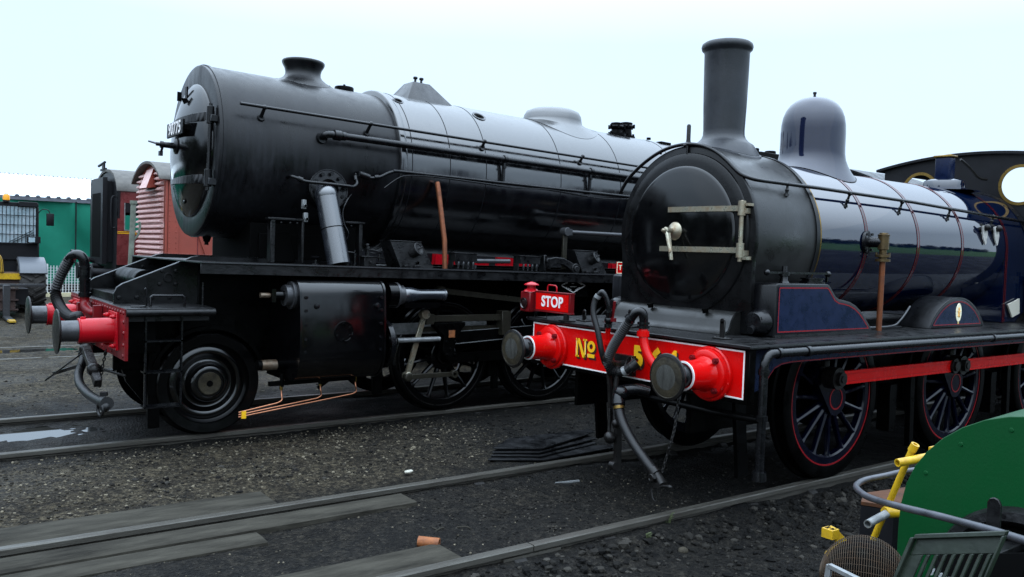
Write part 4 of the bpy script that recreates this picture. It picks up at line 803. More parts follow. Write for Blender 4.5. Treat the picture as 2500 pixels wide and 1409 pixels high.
# bits standing on the running plate
def item(name, m, fn, **k):
    b = B(); fn(b); pl(b); return obj(name, b, m, K, **k)
def f(b):
    y = YW - 1.08
    b.bx(-.85, -.72, y - .05, y + .05, 1.604, 1.70); b.bx(-.88, -.70, y - .06, y + .06, 1.70, 1.708); b.cyl((-.79, y, 1.70), (-.79, y, 1.80), .025); b.nut((-.80, y, 1.80), (0, 0, 1), .02, .03)
    b.torus((-.74, y, 1.755), (.2, .1, 1), .085, .007, 24, 6); b.cyl((-.66, y, 1.66), (-.66, y, 1.73), .012); b.bar((-.70, y, 1.70), (-.60, y, 1.69), .016, .016); b.nut((-.785, y - .05, 1.65), (0, -1, 0), .014, .02)
item('lubricator', 'deck', f, bev=.003)
item('oil_cup', 'bsteel', lambda b: (b.lathe((-1.30, YW - 1.0, 1.604), (0, 0, 1), [(0, 0), (.05, 0), (.05, .01), (.012, .015), (.012, .05), (.05, .07), (.055, .085), (0, .085)], 14), b.tube([(-.98, YW - 1.02, 1.74), (-.91, YW - 1.02, 1.735), (-.90, YW - 1.02, 1.76)], .008), b.cyl((-.90, YW - 1.02, 1.605), (-.90, YW - 1.02, 1.73), .022), b.cyl((-.97, YW - 1.0, 1.605), (-.97, YW - 1.0, 1.70), .035)))
for x0 in (-.47, 1.97):
    def f(b, x0=x0):
        y = YW - 1.14
        b.add([(x0 - .10, y + .02, 1.872), (x0 + .26, y + .02, 1.872), (x0 + .40, y - .02, 1.606), (x0 + .01, y - .02, 1.606), (x0 - .10, y + .24, 1.872), (x0 + .26, y + .24, 1.872), (x0 + .40, y + .28, 1.606), (x0 + .01, y + .28, 1.606)],
              [(0, 1, 2, 3), (4, 7, 6, 5), (0, 4, 5, 1), (1, 5, 6, 2), (0, 3, 7, 4)])
        b.bx(x0 - .10, x0 + .265, y + .008, y + .25, 1.870, 1.878)
        c = Vector((x0 + .17, y + .0, 1.775)); d = Vector((.35, -.75, .42)).normalized(); b.cyl(c - d * .03, c + d * .045, .062, .062, 24); b.lathe(c + d * .045, d, [(0, 0), (.07, 0), (.07, .022), (.055, .025), (.052, .016), (0, .016)], 28); b.bar(c + d * .068 + Vector((-.04, 0, -.02)), c + d * .068 + Vector((.04, 0, .02)), .012, .018)
        for dx in (.06, .18): b.bx(x0 + dx - .03, x0 + dx + .04, y - .07, y - .02, 1.605, 1.635); b.nut((x0 + .2, y - .02, 1.66), (0, -1, 0), .018, .02)
    item('sand_box', 'deck', f, bev=.003)
for x0, n in ((.20, 4), (1.07, 4)):
    def f(b, x0=x0):
        y = YW - 1.10; b.bx(x0, x0 + .28, y - .04, y + .10, 1.69, 1.775); b.bx(x0 - .01, x0 + .29, y - .05, y + .11, 1.775, 1.783); b.bx(x0, x0 + .012, y, y + .1, 1.605, 1.69); b.bx(x0 + .268, x0 + .28, y, y + .1, 1.605, 1.69)
        b.use(1)
        for k in range(4): b.cyl((x0 + .05 + .062 * k, y - .03, 1.632), (x0 + .05 + .062 * k, y - .03, 1.69), .013, n=8); b.cyl((x0 + .05 + .062 * k, y - .03, 1.615), (x0 + .05 + .062 * k, y - .03, 1.632), .007)
    item('oil_box', ('deck', 'lead'), f, bev=.002)
def f(b):
    y = YW - 1.10; b.prism([(1.45, 1.64), (1.43, 1.72), (1.48, 1.765), (1.56, 1.782), (1.68, 1.775), (1.78, 1.74), (1.87, 1.70), (1.90, 1.65), (1.87, 1.61), (1.82, 1.615), (1.76, 1.665), (1.68, 1.70), (1.58, 1.705), (1.52, 1.69), (1.49, 1.64)], 'xz', y - .06, y + .0)
    b.cyl((1.865, y + .02, 1.655), (1.865, y - .075, 1.655), .062, n=28); b.cyl((1.865, y - .07, 1.655), (1.865, y - .09, 1.655), .035); b.cyl((1.445, y + .02, 1.735), (1.445, y - .08, 1.735), .03); b.bx(1.40, 1.44, y - .05, y + .05, 1.604, 1.80)
item('reversing_arm', 'lead' if False else 'deck', f, bev=.006)
def f(b):
    y = YW - 1.05; b.bx(1.745, 1.805, y - .015, y + .015, 1.64, 2.06)
item('reversing_link', 'rod', f, bev=.003)
def f(b):
    y = YW - 1.05; b.cyl((1.85, y, 2.085), (5.2, y, 2.12), .026, n=16); b.bx(1.74, 1.86, y - .04, y + .03, 2.045, 2.12); b.cyl((1.775, y - .055, 2.085), (1.775, y + .04, 2.085), .05, n=20)
item('reach_rod', ('lead'), f, bev=.003)
item('feed_pipe', 'copper', lambda b: (b.tube([(.115, YW - 1.08, 1.606), (.11, YW - 1.06, 1.9), (.075, YW - .95, 2.45), (.07, YW - .93, 2.52)], .027, 14)))
item('drain_rod', 'lead', lambda b: (b.cyl((.55, YW - 1.02, 1.70), (1.0, YW - 1.02, 1.712), .026, n=14), b.bx(.44, .53, YW - 1.06, YW - .98, 1.62, 1.66)), bev=0)
# red warning board
def f(b):
    b.bx(2.52, 3.07, YW - 1.17, YW - 1.155, 1.615, 1.760); b.use(1)
    for x0, x1, z0, z1 in ((2.52, 3.07, 1.615, 1.625), (2.52, 3.07, 1.750, 1.760), (2.52, 2.53, 1.625, 1.750), (3.06, 3.07, 1.625, 1.75)): b.bx(x0, x1, YW - 1.1735, YW - 1.170, z0, z1)
    b.text('TH', .085, fr_y(2.552, YW - 1.1725, 1.688), .0012, .002, align='LEFT')
b = B(); f(b); pl(b); WS = obj('warning_board', b, ('red', 'crest'), None)
WS['label'] = 'small red board lettered TH with a pale border above the black running plate'; WS['category'] = 'sign'
item('white_cylinder', 'galv', lambda b: (b.cyl((2.56, YW - 1.20, 1.54), (3.0, YW - 1.20, 1.54), .045, n=18)))
# works plate on the frame
b = B(); c = (1.845, YW - 1.15, 1.412); b.bx(1.62, 2.08, YW - 1.148, YW - 1.10, 1.28, 1.57)
b.prism([(c[0] - .185, c[2]), (c[0], c[2] - .082), (c[0] + .185, c[2]), (c[0], c[2] + .082)], 'xz', c[1], c[1] - .006)
b.use(1); q = [(-.185, 0), (0, -.082), (.185, 0), (0, .082), (-.185, 0)]
for (x0, z0), (x1, z1) in zip(q, q[1:]): b.bar((c[0] + x0, c[1] - .008, c[2] + z0), (c[0] + x1, c[1] - .008, c[2] + z1), .005, .011, up=(0, 0, 1) if abs(x1 - x0) > .1 else (1, 0, 0))
def scribble(xa, za, xb, zb_, n):
    for i in range(n):
        if random.random() < .18: continue
        t = (i + .5) / n; x = xa + (xb - xa) * t; z = za + (zb_ - za) * t; h = .011; b.bx(c[0] + x - .005, c[0] + x + .004, c[1] - .0085, c[1] - .006, c[2] + z - h / 2 + random.uniform(0, .003), c[2] + z + h / 2 - random.uniform(0, .003))
scribble(-.14, .012, -.015, .058, 9); scribble(.015, .058, .14, .008, 10); scribble(-.03, .022, .03, .022, 4); scribble(-.05, -.014, .05, -.014, 7); scribble(-.12, -.018, -.03, -.052, 7); scribble(.03, -.052, .11, -.02, 6)
obj('works_plate', b, ('black', 'white'), K)
# cylinders and valve gear
for sd in (-1, 1):
    Y = lambda d: YW + sd * d
    b = B()
    cs = [(Y(.62), 1.47), (Y(1.13), 1.478)] + [(Y(1.27 + .13 * math.sin(R(a))), 1.315 + .135 * math.cos(R(a))) for a in range(0, 91, 10)] + [(Y(1.415), 1.15), (Y(1.425), .98), (Y(1.425), .80)] + [(Y(1.19 + .23 * math.cos(R(a))), .76 - .25 * math.sin(R(a))) for a in range(10, 91, 10)] + [(Y(.62), .51)]
    b.prism(cs, 'yz', -1.615, -.755); wc = obj('cylinder', b, 'cyl', K, bev=.01, seg=2, smooth=30)
    b = B()
    for x in (-1.62, -.768):
        b.use(0); b.prism([(y + (Y(.95) - y) * -.012, z + (1.0 - z) * -.012) for y, z in cs], 'yz', x, x + .02)
    b.use(1)
    for z in (1.30, 1.18, 1.05, .92, .80): b.nut((-1.565, Y(1.415), z), (0, sd, 0), .016, .016); b.nut((-.80, Y(1.415), z), (0, sd, 0), .016, .016)
    for x in (-1.46, -.84): b.lathe((x, Y(1.41), 1.22), (0, sd, 0), [(0, 0), (.028, 0), (.022, .022), (0, .026)], 12)
    b.use(0); b.lathe((-1.19, Y(1.425), .98), (0, sd, 0), [(0, .006), (.085, .006), (.088, .012), (.095, .012), (.098, .0)], 32)
    for k in range(6): a = R(60 * k + 30); b.nut((-1.19 + .075 * math.cos(a), Y(1.43), .98 + .075 * math.sin(a)), (0, sd, 0), .012, .014)
    obj('cover_plate', b, ('cyl', 'bsteel'), wc)
    b = B(); yv = Y(1.22); zv = 1.31
    b.cyl((-1.52, yv, zv), (-1.62, yv, zv), .125, .125, 40); b.use(1).cyl((-1.62, yv, zv), (-1.645, yv, zv), .128, n=40); b.cyl((-1.645, yv, zv), (-1.70, yv, zv), .10, .098, 36); b.use(0).cyl((-1.70, yv, zv), (-1.83, yv, zv), .045, n=20); b.bx(-1.83, -1.79, yv - .05, yv + .05, zv - .06, zv + .06); b.use(2).cyl((-1.83, yv, zv), (-1.92, yv, zv), .024, n=14); b.use(0); obj('valve_chest', b, ('wheelblk', 'lead', 'rustpipe'), wc); b = B()
    b.cyl((-.655, yv, zv), (-.56, yv, zv), .125, n=40); b.use(1).cyl((-.56, yv, zv), (-.535, yv, zv), .128, n=40); b.cyl((-.535, yv, zv), (-.47, yv, zv), .098, n=32)
    b.use(2).lathe((-.47, yv, zv), (1, 0, 0), [(.075, 0), (.082, .02), (.08, .10), (.068, .15), (.058, .2), (.056, .48), (.062, .485), (.062, .50), (0, .50)], 28); b.use(0).bx(-.46, -.05, yv - .05, yv + .05, zv - .13, zv - .075)
    obj('valve_chest', b, ('wheelblk', 'lead', 'pipegrey'), wc)
    b = B(); yc = Y(1.12); zc2 = .82
    b.use(1).lathe((-1.53, yc, zc2), (-1, 0, 0), [(.27, 0), (.27, .05), (.255, .07), (.10, .085), (0, .085)], 44); b.use(0)
    b.cyl((-1.62, yc - .02 * sd, .66), (-1.90, yc, .66), .048, n=16); b.use(2).cyl((-1.72, yc, .66), (-1.86, yc, .66), .05, n=16); b.use(0); obj('cylinder_cover', b, ('black', 'bsteel', 'rustpipe'), wc); b = B()
    b.use(1).lathe((-.65, yc, zc2), (1, 0, 0), [(.25, 0), (.25, .05), (.22, .075), (.1, .08)], 40); b.use(0).cyl((-.58, yc, zc2 + .02), (-.48, yc, zc2 + .02), .07, n=20)
    b.use(3).cyl((-.5, yc, zc2 + .02), (.05, yc, zc2 + .02), .026, n=14)
    obj('cylinder_cover', b, ('black', 'bsteel', 'copper', 'galv'), wc)
    # motion
    b = B(); y = Y(1.03); b.bx(-.07, .96, y - .03, y + .03, 1.012, 1.082); b.bx(-.10, .0, y - .06, y + .06, .99, 1.10); b.bx(.88, 1.0, y - .06, y + .06, .85, 1.12); b.bx(-.12, 1.0, y - .02 + .06 * -sd, y + .02 + .06 * -sd, .905, .955); obj('slide_bar', b, 'rod', K, bev=.004)
    b = B(); b.prism([(.02, 1.005), (.40, 1.005), (.40, .97), (.30, .86), (.27, .72), (.30, .60), (.17, .60), (.12, .72), (.14, .86), (.02, .96)], 'xz', y - .05, y + .05)
    for x in (.06, .15, .24, .33): b.nut((x, y - .05, .975), (0, sd, 0), .014, .016)
    for x, z in ((.16, .80), (.27, .80), (.17, .66), (.27, .66), (.21, .72)): b.nut((x, y - .05, z), (0, sd, 0), .02, .02)
    b.use(1).bx(.175, .265, y - .062, y - .05, .84, .93); obj('crosshead', b, ('black', 'rust'), K, bev=.006)
    b = B(); b.bar((.08, Y(1.06), 1.345), (1.4, Y(1.06), 1.215), .03, .062); b.cyl((.08, Y(1.02), 1.345), (.08, Y(1.10), 1.345), .05); obj('radius_rod', b, 'rod', K, bev=.004)
    b = B(); b.bar((-.125, Y(1.08), 1.08), (-.30, Y(1.08), .49), .028, .058, up=(1, 0, 0)); b.cyl((-.305, Y(1.04), .465), (-.305, Y(1.12), .465), .042, n=20); b.cyl((-.12, Y(1.04), 1.10), (-.12, Y(1.12), 1.10), .05, n=20); obj('combination_lever', b, 'galv' if False else 'steel', K, bev=.004)
    b = B(); b.bar((-.305, Y(1.09), .455), (.25, Y(1.09), .452), .03, .05); b.lathe((-.305, Y(1.13), .455), (0, -sd, 0), [(0, 0), (.04, 0), (.048, .012), (.048, .06), (0, .06)], 20); b.lathe((.26, Y(1.12), .452), (0, -sd, 0), [(.02, 0), (.042, 0), (.045, .05), (.02, .05), (.02, 0)], 20); obj('union_link', b, 'rod', K, bev=.003)
    b = B(); b.bar((.20, Y(1.0), .82), (1.85, Y(1.0), .90), .05, .135); b.use(1); b.bar((.24, Y(1.027), .765), (1.8, Y(1.027), .845), .008, .014); b.bar((.24, Y(1.027), .90), (1.8, Y(1.027), .958), .008, .012); obj('connecting_rod', b, ('black', 'galv'), K, bev=.003)
    b = B(); b.bar((.30, Y(.90), .60), (4.4, Y(.90), .60), .04, .11); obj('coupling_rod', b, 'black', K, bev=.004)
    b = B(); b.bx(-.35, .86, Y(.80) - .02, Y(.80) + .02, .865, .985); obj('motion_plate', b, 'galv', K, bev=.003)
    # wheels
    for cxw in (.30, 1.68, 3.06, 4.44, 5.8): driving_wheel(K, cxw, Y(.82), .62, .60, sd, .535, ('wheelblk', 'dsteel', 'wheelblk'), 12, lining=True, hub=.16, phase=.35)  # paler rim rings paint in the bevel highlight along with edge wear
    b = B(); yw = Y(.72); d = sd; cxw, cz = -2.235, .475
    b.lathe((cxw, yw, cz), (0, d, 0), [(.355, -.02), (.372, .10), (.45, .108), (.462, .10), (.465, .0), (.49, -.02), (.49, -.05), (.355, -.05)], 72); ty = None
    w = obj('pony_wheel', b, 'wheelblk', K)
    b = B(); b.lathe((cxw, yw, cz), (0, d, 0), [(.385, .098), (.375, .085), (.362, .05), (.345, .03), (.31, .046), (.285, .05), (.265, .035), (.24, .005), (.21, -.005), (.185, .01), (.176, .06), (.170, .10), (.15, .116), (.13, .116), (.125, .10), (.105, .10)], 72); b.lathe((cxw + .0, yw + d * .02, cz - .30), (0, d, 0), [(0, .006), (.03, .006), (.034, .01), (.034, 0)], 14); obj('wheel_centre', b, 'wheelgloss', w, smooth=60)
    b = B(); b.lathe((cxw, yw, cz), (0, d, 0), [(0, .10), (.028, .10), (.03, .118), (.098, .122), (.105, .115), (.105, .09)], 40); b.use(1).lathe((cxw, yw, cz), (0, d, 0), [(0, .1195), (.028, .1195)], 20); obj('axle_end', b, ('bufface', 'dark'), w)
    b = B(); b.lathe((cxw - .0, yw - d * .10, cz), (0, d, 0), [(.50, 0), (.53, 0), (.53, .2), (.50, .2), (.50, 0)], 20, R(200), R(340)); b.bx(cxw - .25, cxw + .25, yw - .02, yw + .02, .95, 1.1); obj('wheel_guard', b, 'black', K)
# copper drain pipes ahead of the cylinder
b = B(); y = YW - 1.22
for k, (xe, z) in enumerate(((-1.685, .33), (-1.30, .345), (-.935, .36))):
    zf = .262 - .021 * k
    b.tube(smooth_path([(xe, y + .05, z + .14), (xe, y + .04, z + .06), (xe - .012, y, z + .012), (xe - .06, y, z - .012)], 5) + [(-2.095, y, zf)], .0075, 8)
    b.use(1).cyl((xe, y + .05, z + .10), (xe, y + .05, z + .16), .017, n=8); b.use(0)
dp = obj('copper_drain', b, ('bcopper', 'brass'), K, smooth=60)
b = B(); b.bx(-2.07, -2.03, y - .011, y + .011, .205, .272); obj('clamp', b, 'yellow' if False else 'gold', dp)
b = B(); b.bar((-1.80, y + .06, .49), (-.95, y + .06, .50), .05, .04); 
for x in (-1.68, -1.30, -.95): b.cyl((x, y + .05, .46), (x, y + .05, .58), .02)
b.bar((-1.2, y + .06, .5), (-1.32, y + .06, .42), .02, .03); obj('drain_cock', b, 'black', K)
# vacuum hose and brake hose at the front
b = B(); b.tube(smooth_path([(-3.06, 3.72, 1.10), (-3.09, 3.8, 1.085), (-3.11, 4.0, 1.11), (-3.115, 4.08, 1.16), (-3.115, 4.085, 1.24)], 6), .042, 14); b.cyl((-3.07, 4.085, 1.11), (-3.115, 4.085, 1.11), .05); b.bx(-3.13, -3.06, 3.55, 3.62, 1.02, 1.17); b.bx(-3.14, -3.06, 4.28, 4.36, 1.06, 1.15); vp = obj('vacuum_pipe', b, 'dred', K)
b = B(); b.cyl((-3.115, 4.085, 1.22), (-3.115, 4.083, 1.26), .055, n=16); b.tube(smooth_path([(-3.115, 4.085, 1.24), (-3.12, 4.072, 1.40), (-3.12, 4.067, 1.51), (-3.14, 4.06, 1.585), (-3.175, 4.085, 1.615), (-3.21, 4.15, 1.60), (-3.24, 4.215, 1.55)], 7), .045, 16); b.cyl((-3.117, 4.075, 1.375), (-3.117, 4.073, 1.395), .052, n=16); b.cyl((-3.12, 4.067, 1.49), (-3.12, 4.066, 1.505), .052, n=16); b.bar((-3.22, 4.17, 1.64), (-3.20, 4.13, 1.61), .03, .05); obj('elbow', b, 'bsteel', vp)
b = B(); ribbed(b, [(-3.225, 4.19, 1.572), (-3.27, 4.265, 1.46), (-3.31, 4.32, 1.33), (-3.325, 4.335, 1.24), (-3.31, 4.24, 1.14), (-3.28, 4.03, 1.06), (-3.23, 3.86, 1.03)], .045, .026, .15, 14); b.lathe((-3.24, 3.88, 1.035), (.3, -.7, .25), [(.03, 0), (.055, .02), (.04, .10), (.0, .13)], 16); obj('vacuum_hose', b, 'rubber', vp, smooth=14)
b = B(); b.tube(smooth_path([(-3.05, 3.85, .84), (-3.10, 3.93, .80), (-3.13, 3.93, .74), (-3.17, 3.80, .645), (-3.22, 3.71, .54), (-3.24, 3.52, .475), (-3.24, 3.15, .445), (-3.23, 2.75, .45), (-3.22, 2.55, .465)], 7), .038, 14); b.cyl((-3.13, 3.92, .735), (-3.15, 3.86, .69), .055, n=14); b.cyl((-3.225, 2.62, .455), (-3.22, 2.48, .47), .052, n=14); b.nut((-3.24, 2.5, .53), (0, 0, 1), .03, .03); b.ball((-3.23, 2.50, .44), .04); b.torus((-3.26, 2.52, .42), (1, .2, 0), .05, .012, 18, 6); bh = obj('brake_hose', b, 'rubber', K)
chain('hose_chain', [(-3.1, 3.178, .80), (-3.12, 3.22, .64), (-3.14, 3.2, .49)], bh, 'dsteel', .005, .02)
b = B(); b.ball((-3.17, 3.66, .77), .06); b.tube(smooth_path([(-3.05, YW - .1, .94), (-3.14, YW - .15, .90), (-3.2, YW - .25, .84)], 5), .05, 10); b.bar((-3.18, 3.60, .78), (-3.2, 3.15, .66), .07, .06); b.ball((-3.2, 3.12, .655), .06); b.bar((-3.2, 3.09, .62), (-3.2, 2.95, .56), .06, .07)
b.bar((-3.19, 3.72, .62), (-3.35, 4.2, .485), .025, .03); b.bar((-3.2, 3.6, .75), (-3.35, 4.10, .505), .014, .014); b.bar((-3.33, 4.13, .51), (-3.4, 4.36, .40), .016, .016); b.bar((-3.15, 3.75, .615), (-3.0, 2.9, .62), .02, .02)
obj('screw_coupling', b, 'dsteel', K, bev=.004)
# cab and tender behind
b = B(); b.bx(8.2, 9.9, YW - 1.25, YW - 1.22, 1.58, 2.9); b.bx(8.2, 9.9, YW + 1.22, YW + 1.25, 1.58, 2.9); rf = [(YW + t, 3.43 - .33 * (abs(t) / 1.3) ** 2.2) for t in np.linspace(-1.3, 1.3, 25)]
b.prism([(YW - 1.25, 1.58), (YW + 1.25, 1.58), (YW + 1.25, 2.9)] + [(YW + (p[0] - YW) * .96, p[1] - .02) for p in reversed(rf)] + [(YW - 1.25, 2.9)], 'yz', 8.2, 8.24); wcab = obj('cab', b, 'soot', K, bev=.004)
b = B(); b.prism(rf + [(y, z - .03) for y, z in reversed(rf)], 'yz', 8.1, 10.1); obj('cab_roof', b, 'deck', wcab, smooth=20)
b = B(); b.bx(8.19, 8.198, YW - .98, YW - .70, 2.75, 3.10); obj('cab_window', b, 'glasspale', wcab)
b = B(); zt = ZB + RB - .17; b.bx(6.45, 7.05, YW - .22, YW + .22, zt - .05, zt + .12); b.cyl((6.6, YW, zt + .1), (6.6, YW, zt + .2), .06); b.cyl((6.85, YW - .1, zt + .1), (6.85, YW - .1, zt + .17), .09); obj('manifold', b, 'black', K, bev=.01)
b = B(); b.bx(10.3, 15.5, YW - 1.25, YW + 1.25, 1.5, 2.55); b.prism([(YW - 1.25, 2.55), (YW + 1.25, 2.55), (YW + .75, 2.95), (YW - .75, 2.95)], 'yz', 10.6, 15.3); b.bx(10.3, 15.5, YW - .6, YW + .6, .6, 1.5)
for x in (11, 12.4, 13.8, 15): b.cyl((x, YW - .8, .55), (x, YW + .8, .55), .5, n=28)
obj('tender', b, 'soot', K, bev=.01)
b = B(); b.bx(4.6, 8.2, YW - .8, YW + .8, 1.55, 2.4); obj('firebox', b, 'clad', K, bev=.05, seg=3)
# ------------------------------------------------------------------ ground
def ss(a, b_, x): t = np.clip((x - a) / (b_ - a), 0, 1); return t * t * (3 - 2 * t)
def hgt(x, y):
    h = -.060 + 0 * x
    h = h - .085 * ss(-.82, -1.15, y) * (1 - .75 * ss(-4, -7, y))           # cess beside the near rail
    h = h - .035 * ss(.3, 1.2, x) * ss(-1., -.6, y) * (1 - ss(.6, 1., y))
    h = h + .028 * ss(1.2, 1.9, y) * (1 - ss(2.4, 3.0, y)) - .0 * x
    h = h - .034 * np.exp(-(((x + 4.6) / 1.7) ** 2 + ((y - 4.13) / .30) ** 2)) - .034 * np.exp(-(((x + 4.3) / 2.2) ** 2 + ((y - 10.85) / .35) ** 2))
    return h
xs = np.concatenate([-np.geomspace(400, 6.2, 26), np.arange(-6, 4.6, .04), np.geomspace(4.8, 400, 30)])
ys = np.concatenate([-np.geomspace(400, 4.4, 24), np.arange(-4.2, 6.6, .04), np.arange(6.65, 13, .12), np.geomspace(13.2, 400, 28)])
Xg, Yg = np.meshgrid(xs, ys); Z = hgt(Xg, Yg); fl = Z.ravel().copy(); xf = Xg.ravel(); yf = Yg.ravel()
for i in range(len(fl)):
    x, y = xf[i], yf[i]
    if -7 < x < 5.5 and -5 < y < 13:
        p = Vector((x, y, 0)); fl[i] += .013 * noise.noise(p * 1.7) + .007 * noise.noise(p * 5.1) + .0085 * noise.noise(p * 11) * (1.6 if y < -.85 else 1)
nx, ny = len(xs), len(ys); idx = np.arange(nx * ny).reshape(ny, nx)
fc = np.stack([idx[:-1, :-1], idx[:-1, 1:], idx[1:, 1:], idx[1:, :-1]], -1).reshape(-1, 4)
me = bpy.data.meshes.new('ground'); me.from_pydata(np.stack([xf, yf, fl], 1).tolist(), [], fc.tolist()); me.shade_smooth()
g = bpy.data.materials.new('sooty yard ground'); g.use_nodes = True; nt = g.node_tree; N = nt.nodes; L = nt.links; P_ = N['Principled BSDF']
def nn(t, **k):
    n = N.new(t)
    for a, v in k.items(): n.inputs[a].default_value = v
    return n
geo = N.new('ShaderNodeNewGeometry'); sx = N.new('ShaderNodeSeparateXYZ'); L.new(geo.outputs['Position'], sx.inputs[0])
def noi(sc, det=8, ro=.6, dist=0): n = nn('ShaderNodeTexNoise', Scale=sc, Detail=det, Roughness=ro, Distortion=dist); L.new(geo.outputs['Position'], n.inputs['Vector']); return n
def rng_(src, a, b_, c=0., d=1.): n = N.new('ShaderNodeMapRange'); n.interpolation_type = 'SMOOTHSTEP'; n.inputs[1].default_value = a; n.inputs[2].default_value = b_; n.inputs[3].default_value = c; n.inputs[4].default_value = d; L.new(src, n.inputs[0]); return n.outputs[0]
def mth(op, a, b_): n = N.new('ShaderNodeMath'); n.operation = op; (L.new(a, n.inputs[0]) if hasattr(a, 'links') else setattr(n.inputs[0], 'default_value', a)); (L.new(b_, n.inputs[1]) if hasattr(b_, 'links') else setattr(n.inputs[1], 'default_value', b_)); return n.outputs[0]
def mixc(f, a, b_):
    n = N.new('ShaderNodeMix'); n.data_type = 'RGBA'
    L.new(f, n.inputs[0])
    for k, v in ((6, a), (7, b_)):
        if isinstance(v, tuple): n.inputs[k].default_value = (*v, 1)
        else: L.new(v, n.inputs[k])
    return n.outputs[2]
n_big = noi(.9, 6, .6, .4).outputs['Fac']; n_mid = noi(7, 9, .65).outputs['Fac']; n_fine = noi(60, 6, .7).outputs['Fac']; n_clod = noi(19, 5, .6).outputs['Fac']
# brown gravel spread between the tracks towards the left, soot elsewhere
mx_ = mth('MULTIPLY', rng_(sx.outputs['X'], .6, -1.9), mth('MULTIPLY', rng_(sx.outputs['Y'], .85, 1.3), rng_(sx.outputs['Y'], 3.1, 2.6)))
far_ = rng_(sx.outputs['Y'], 5.2, 6.5)
msk = mth('MAXIMUM', mx_, far_)
msk = mth('ADD', msk, mth('MULTIPLY', mth('SUBTRACT', n_big, .5), .9)); msk = mth('MAXIMUM', mth('MINIMUM', msk, 1.), 0.)
soot = mixc(rng_(n_mid, .35, .7), (.0044, .0039, .0032), (.0155, .0134, .0102))
soot = mixc(rng_(n_fine, .5, .78), soot, (.022, .0195, .016))
grav = mixc(rng_(n_mid, .32, .68), (.0165, .0128, .0082), (.056, .0455, .0285))
vo = nn('ShaderNodeTexVoronoi', Scale=52.); L.new(geo.outputs['Position'], vo.inputs['Vector'])
sc_ = N.new('ShaderNodeSeparateColor'); L.new(vo.outputs['Color'], sc_.inputs[0]); spk = rng_(sc_.outputs['Red'], .74, .92)
grav = mixc(mth('MULTIPLY', spk, rng_(vo.outputs['Distance'], .5, .2)), grav, (.10, .087, .062))
soot = mixc(mth('MULTIPLY', mth('MULTIPLY', spk, .35), rng_(vo.outputs['Distance'], .45, .2)), soot, (.045, .041, .034))
colr = mixc(msk, soot, grav)
cell = mth('MULTIPLY', rng_(sc_.outputs['Green'], 0., 1., .5, 1.6), rng_(n_clod, .36, .62, .42, 1.35)); hsv = N.new('ShaderNodeHueSaturation'); L.new(colr, hsv.inputs['Color']); L.new(cell, hsv.inputs['Value']); colr = hsv.outputs[0]
# oil mask paints the shade under the two engines into the ground colour
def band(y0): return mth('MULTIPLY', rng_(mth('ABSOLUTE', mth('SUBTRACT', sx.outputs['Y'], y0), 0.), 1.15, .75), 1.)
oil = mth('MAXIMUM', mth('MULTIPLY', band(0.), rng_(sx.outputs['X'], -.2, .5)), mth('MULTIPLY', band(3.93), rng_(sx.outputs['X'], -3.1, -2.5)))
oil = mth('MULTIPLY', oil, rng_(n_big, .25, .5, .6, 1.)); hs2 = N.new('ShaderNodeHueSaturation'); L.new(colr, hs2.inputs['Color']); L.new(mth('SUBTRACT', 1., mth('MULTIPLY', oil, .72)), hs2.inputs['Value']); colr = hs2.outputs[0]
fieldm = mth('MAXIMUM', rng_(sx.outputs['Y'], -11., -13.), rng_(sx.outputs['Y'], 60., 70.))
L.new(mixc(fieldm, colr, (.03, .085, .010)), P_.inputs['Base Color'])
L.new(rng_(n_big, .38, .62, .55, .88), P_.inputs['Roughness']); P_.inputs['Specular IOR Level'].default_value = .16
bmp = nn('ShaderNodeBump', Strength=1., Distance=.04); hh = mth('ADD', mth('ADD', mth('MULTIPLY', n_fine, .55), mth('MULTIPLY', n_clod, 1.1)), mth('ADD', n_mid, mth('MULTIPLY', vo.outputs['Distance'], .6))); L.new(hh, bmp.inputs['Height']); L.new(bmp.outputs[0], P_.inputs['Normal'])
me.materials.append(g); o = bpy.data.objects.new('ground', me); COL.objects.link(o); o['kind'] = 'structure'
# puddles: still water lying in the hollows
wm = bpy.data.materials.new('puddle water'); wm.use_nodes = True; p = wm.node_tree.nodes['Principled BSDF']; p.inputs['Base Color'].default_value = (.012, .012, .011, 1); p.inputs['Roughness'].default_value = .04; p.inputs['Specular IOR Level'].default_value = .7; p.inputs['IOR'].default_value = 2.2
M['water'] = wm
for x0, x1, y0, y1, z in ((-8, -2.93, 3.6, 4.6, -.0735), (-9, -1.9, 10.3, 11.3, -.0745)):
    b = B(); b.add([(x0, y0, z), (x1, y0, z), (x1, y1, z), (x0, y1, z)], [(0, 1, 2, 3)]); obj('puddle', b, 'water', kind='structure')

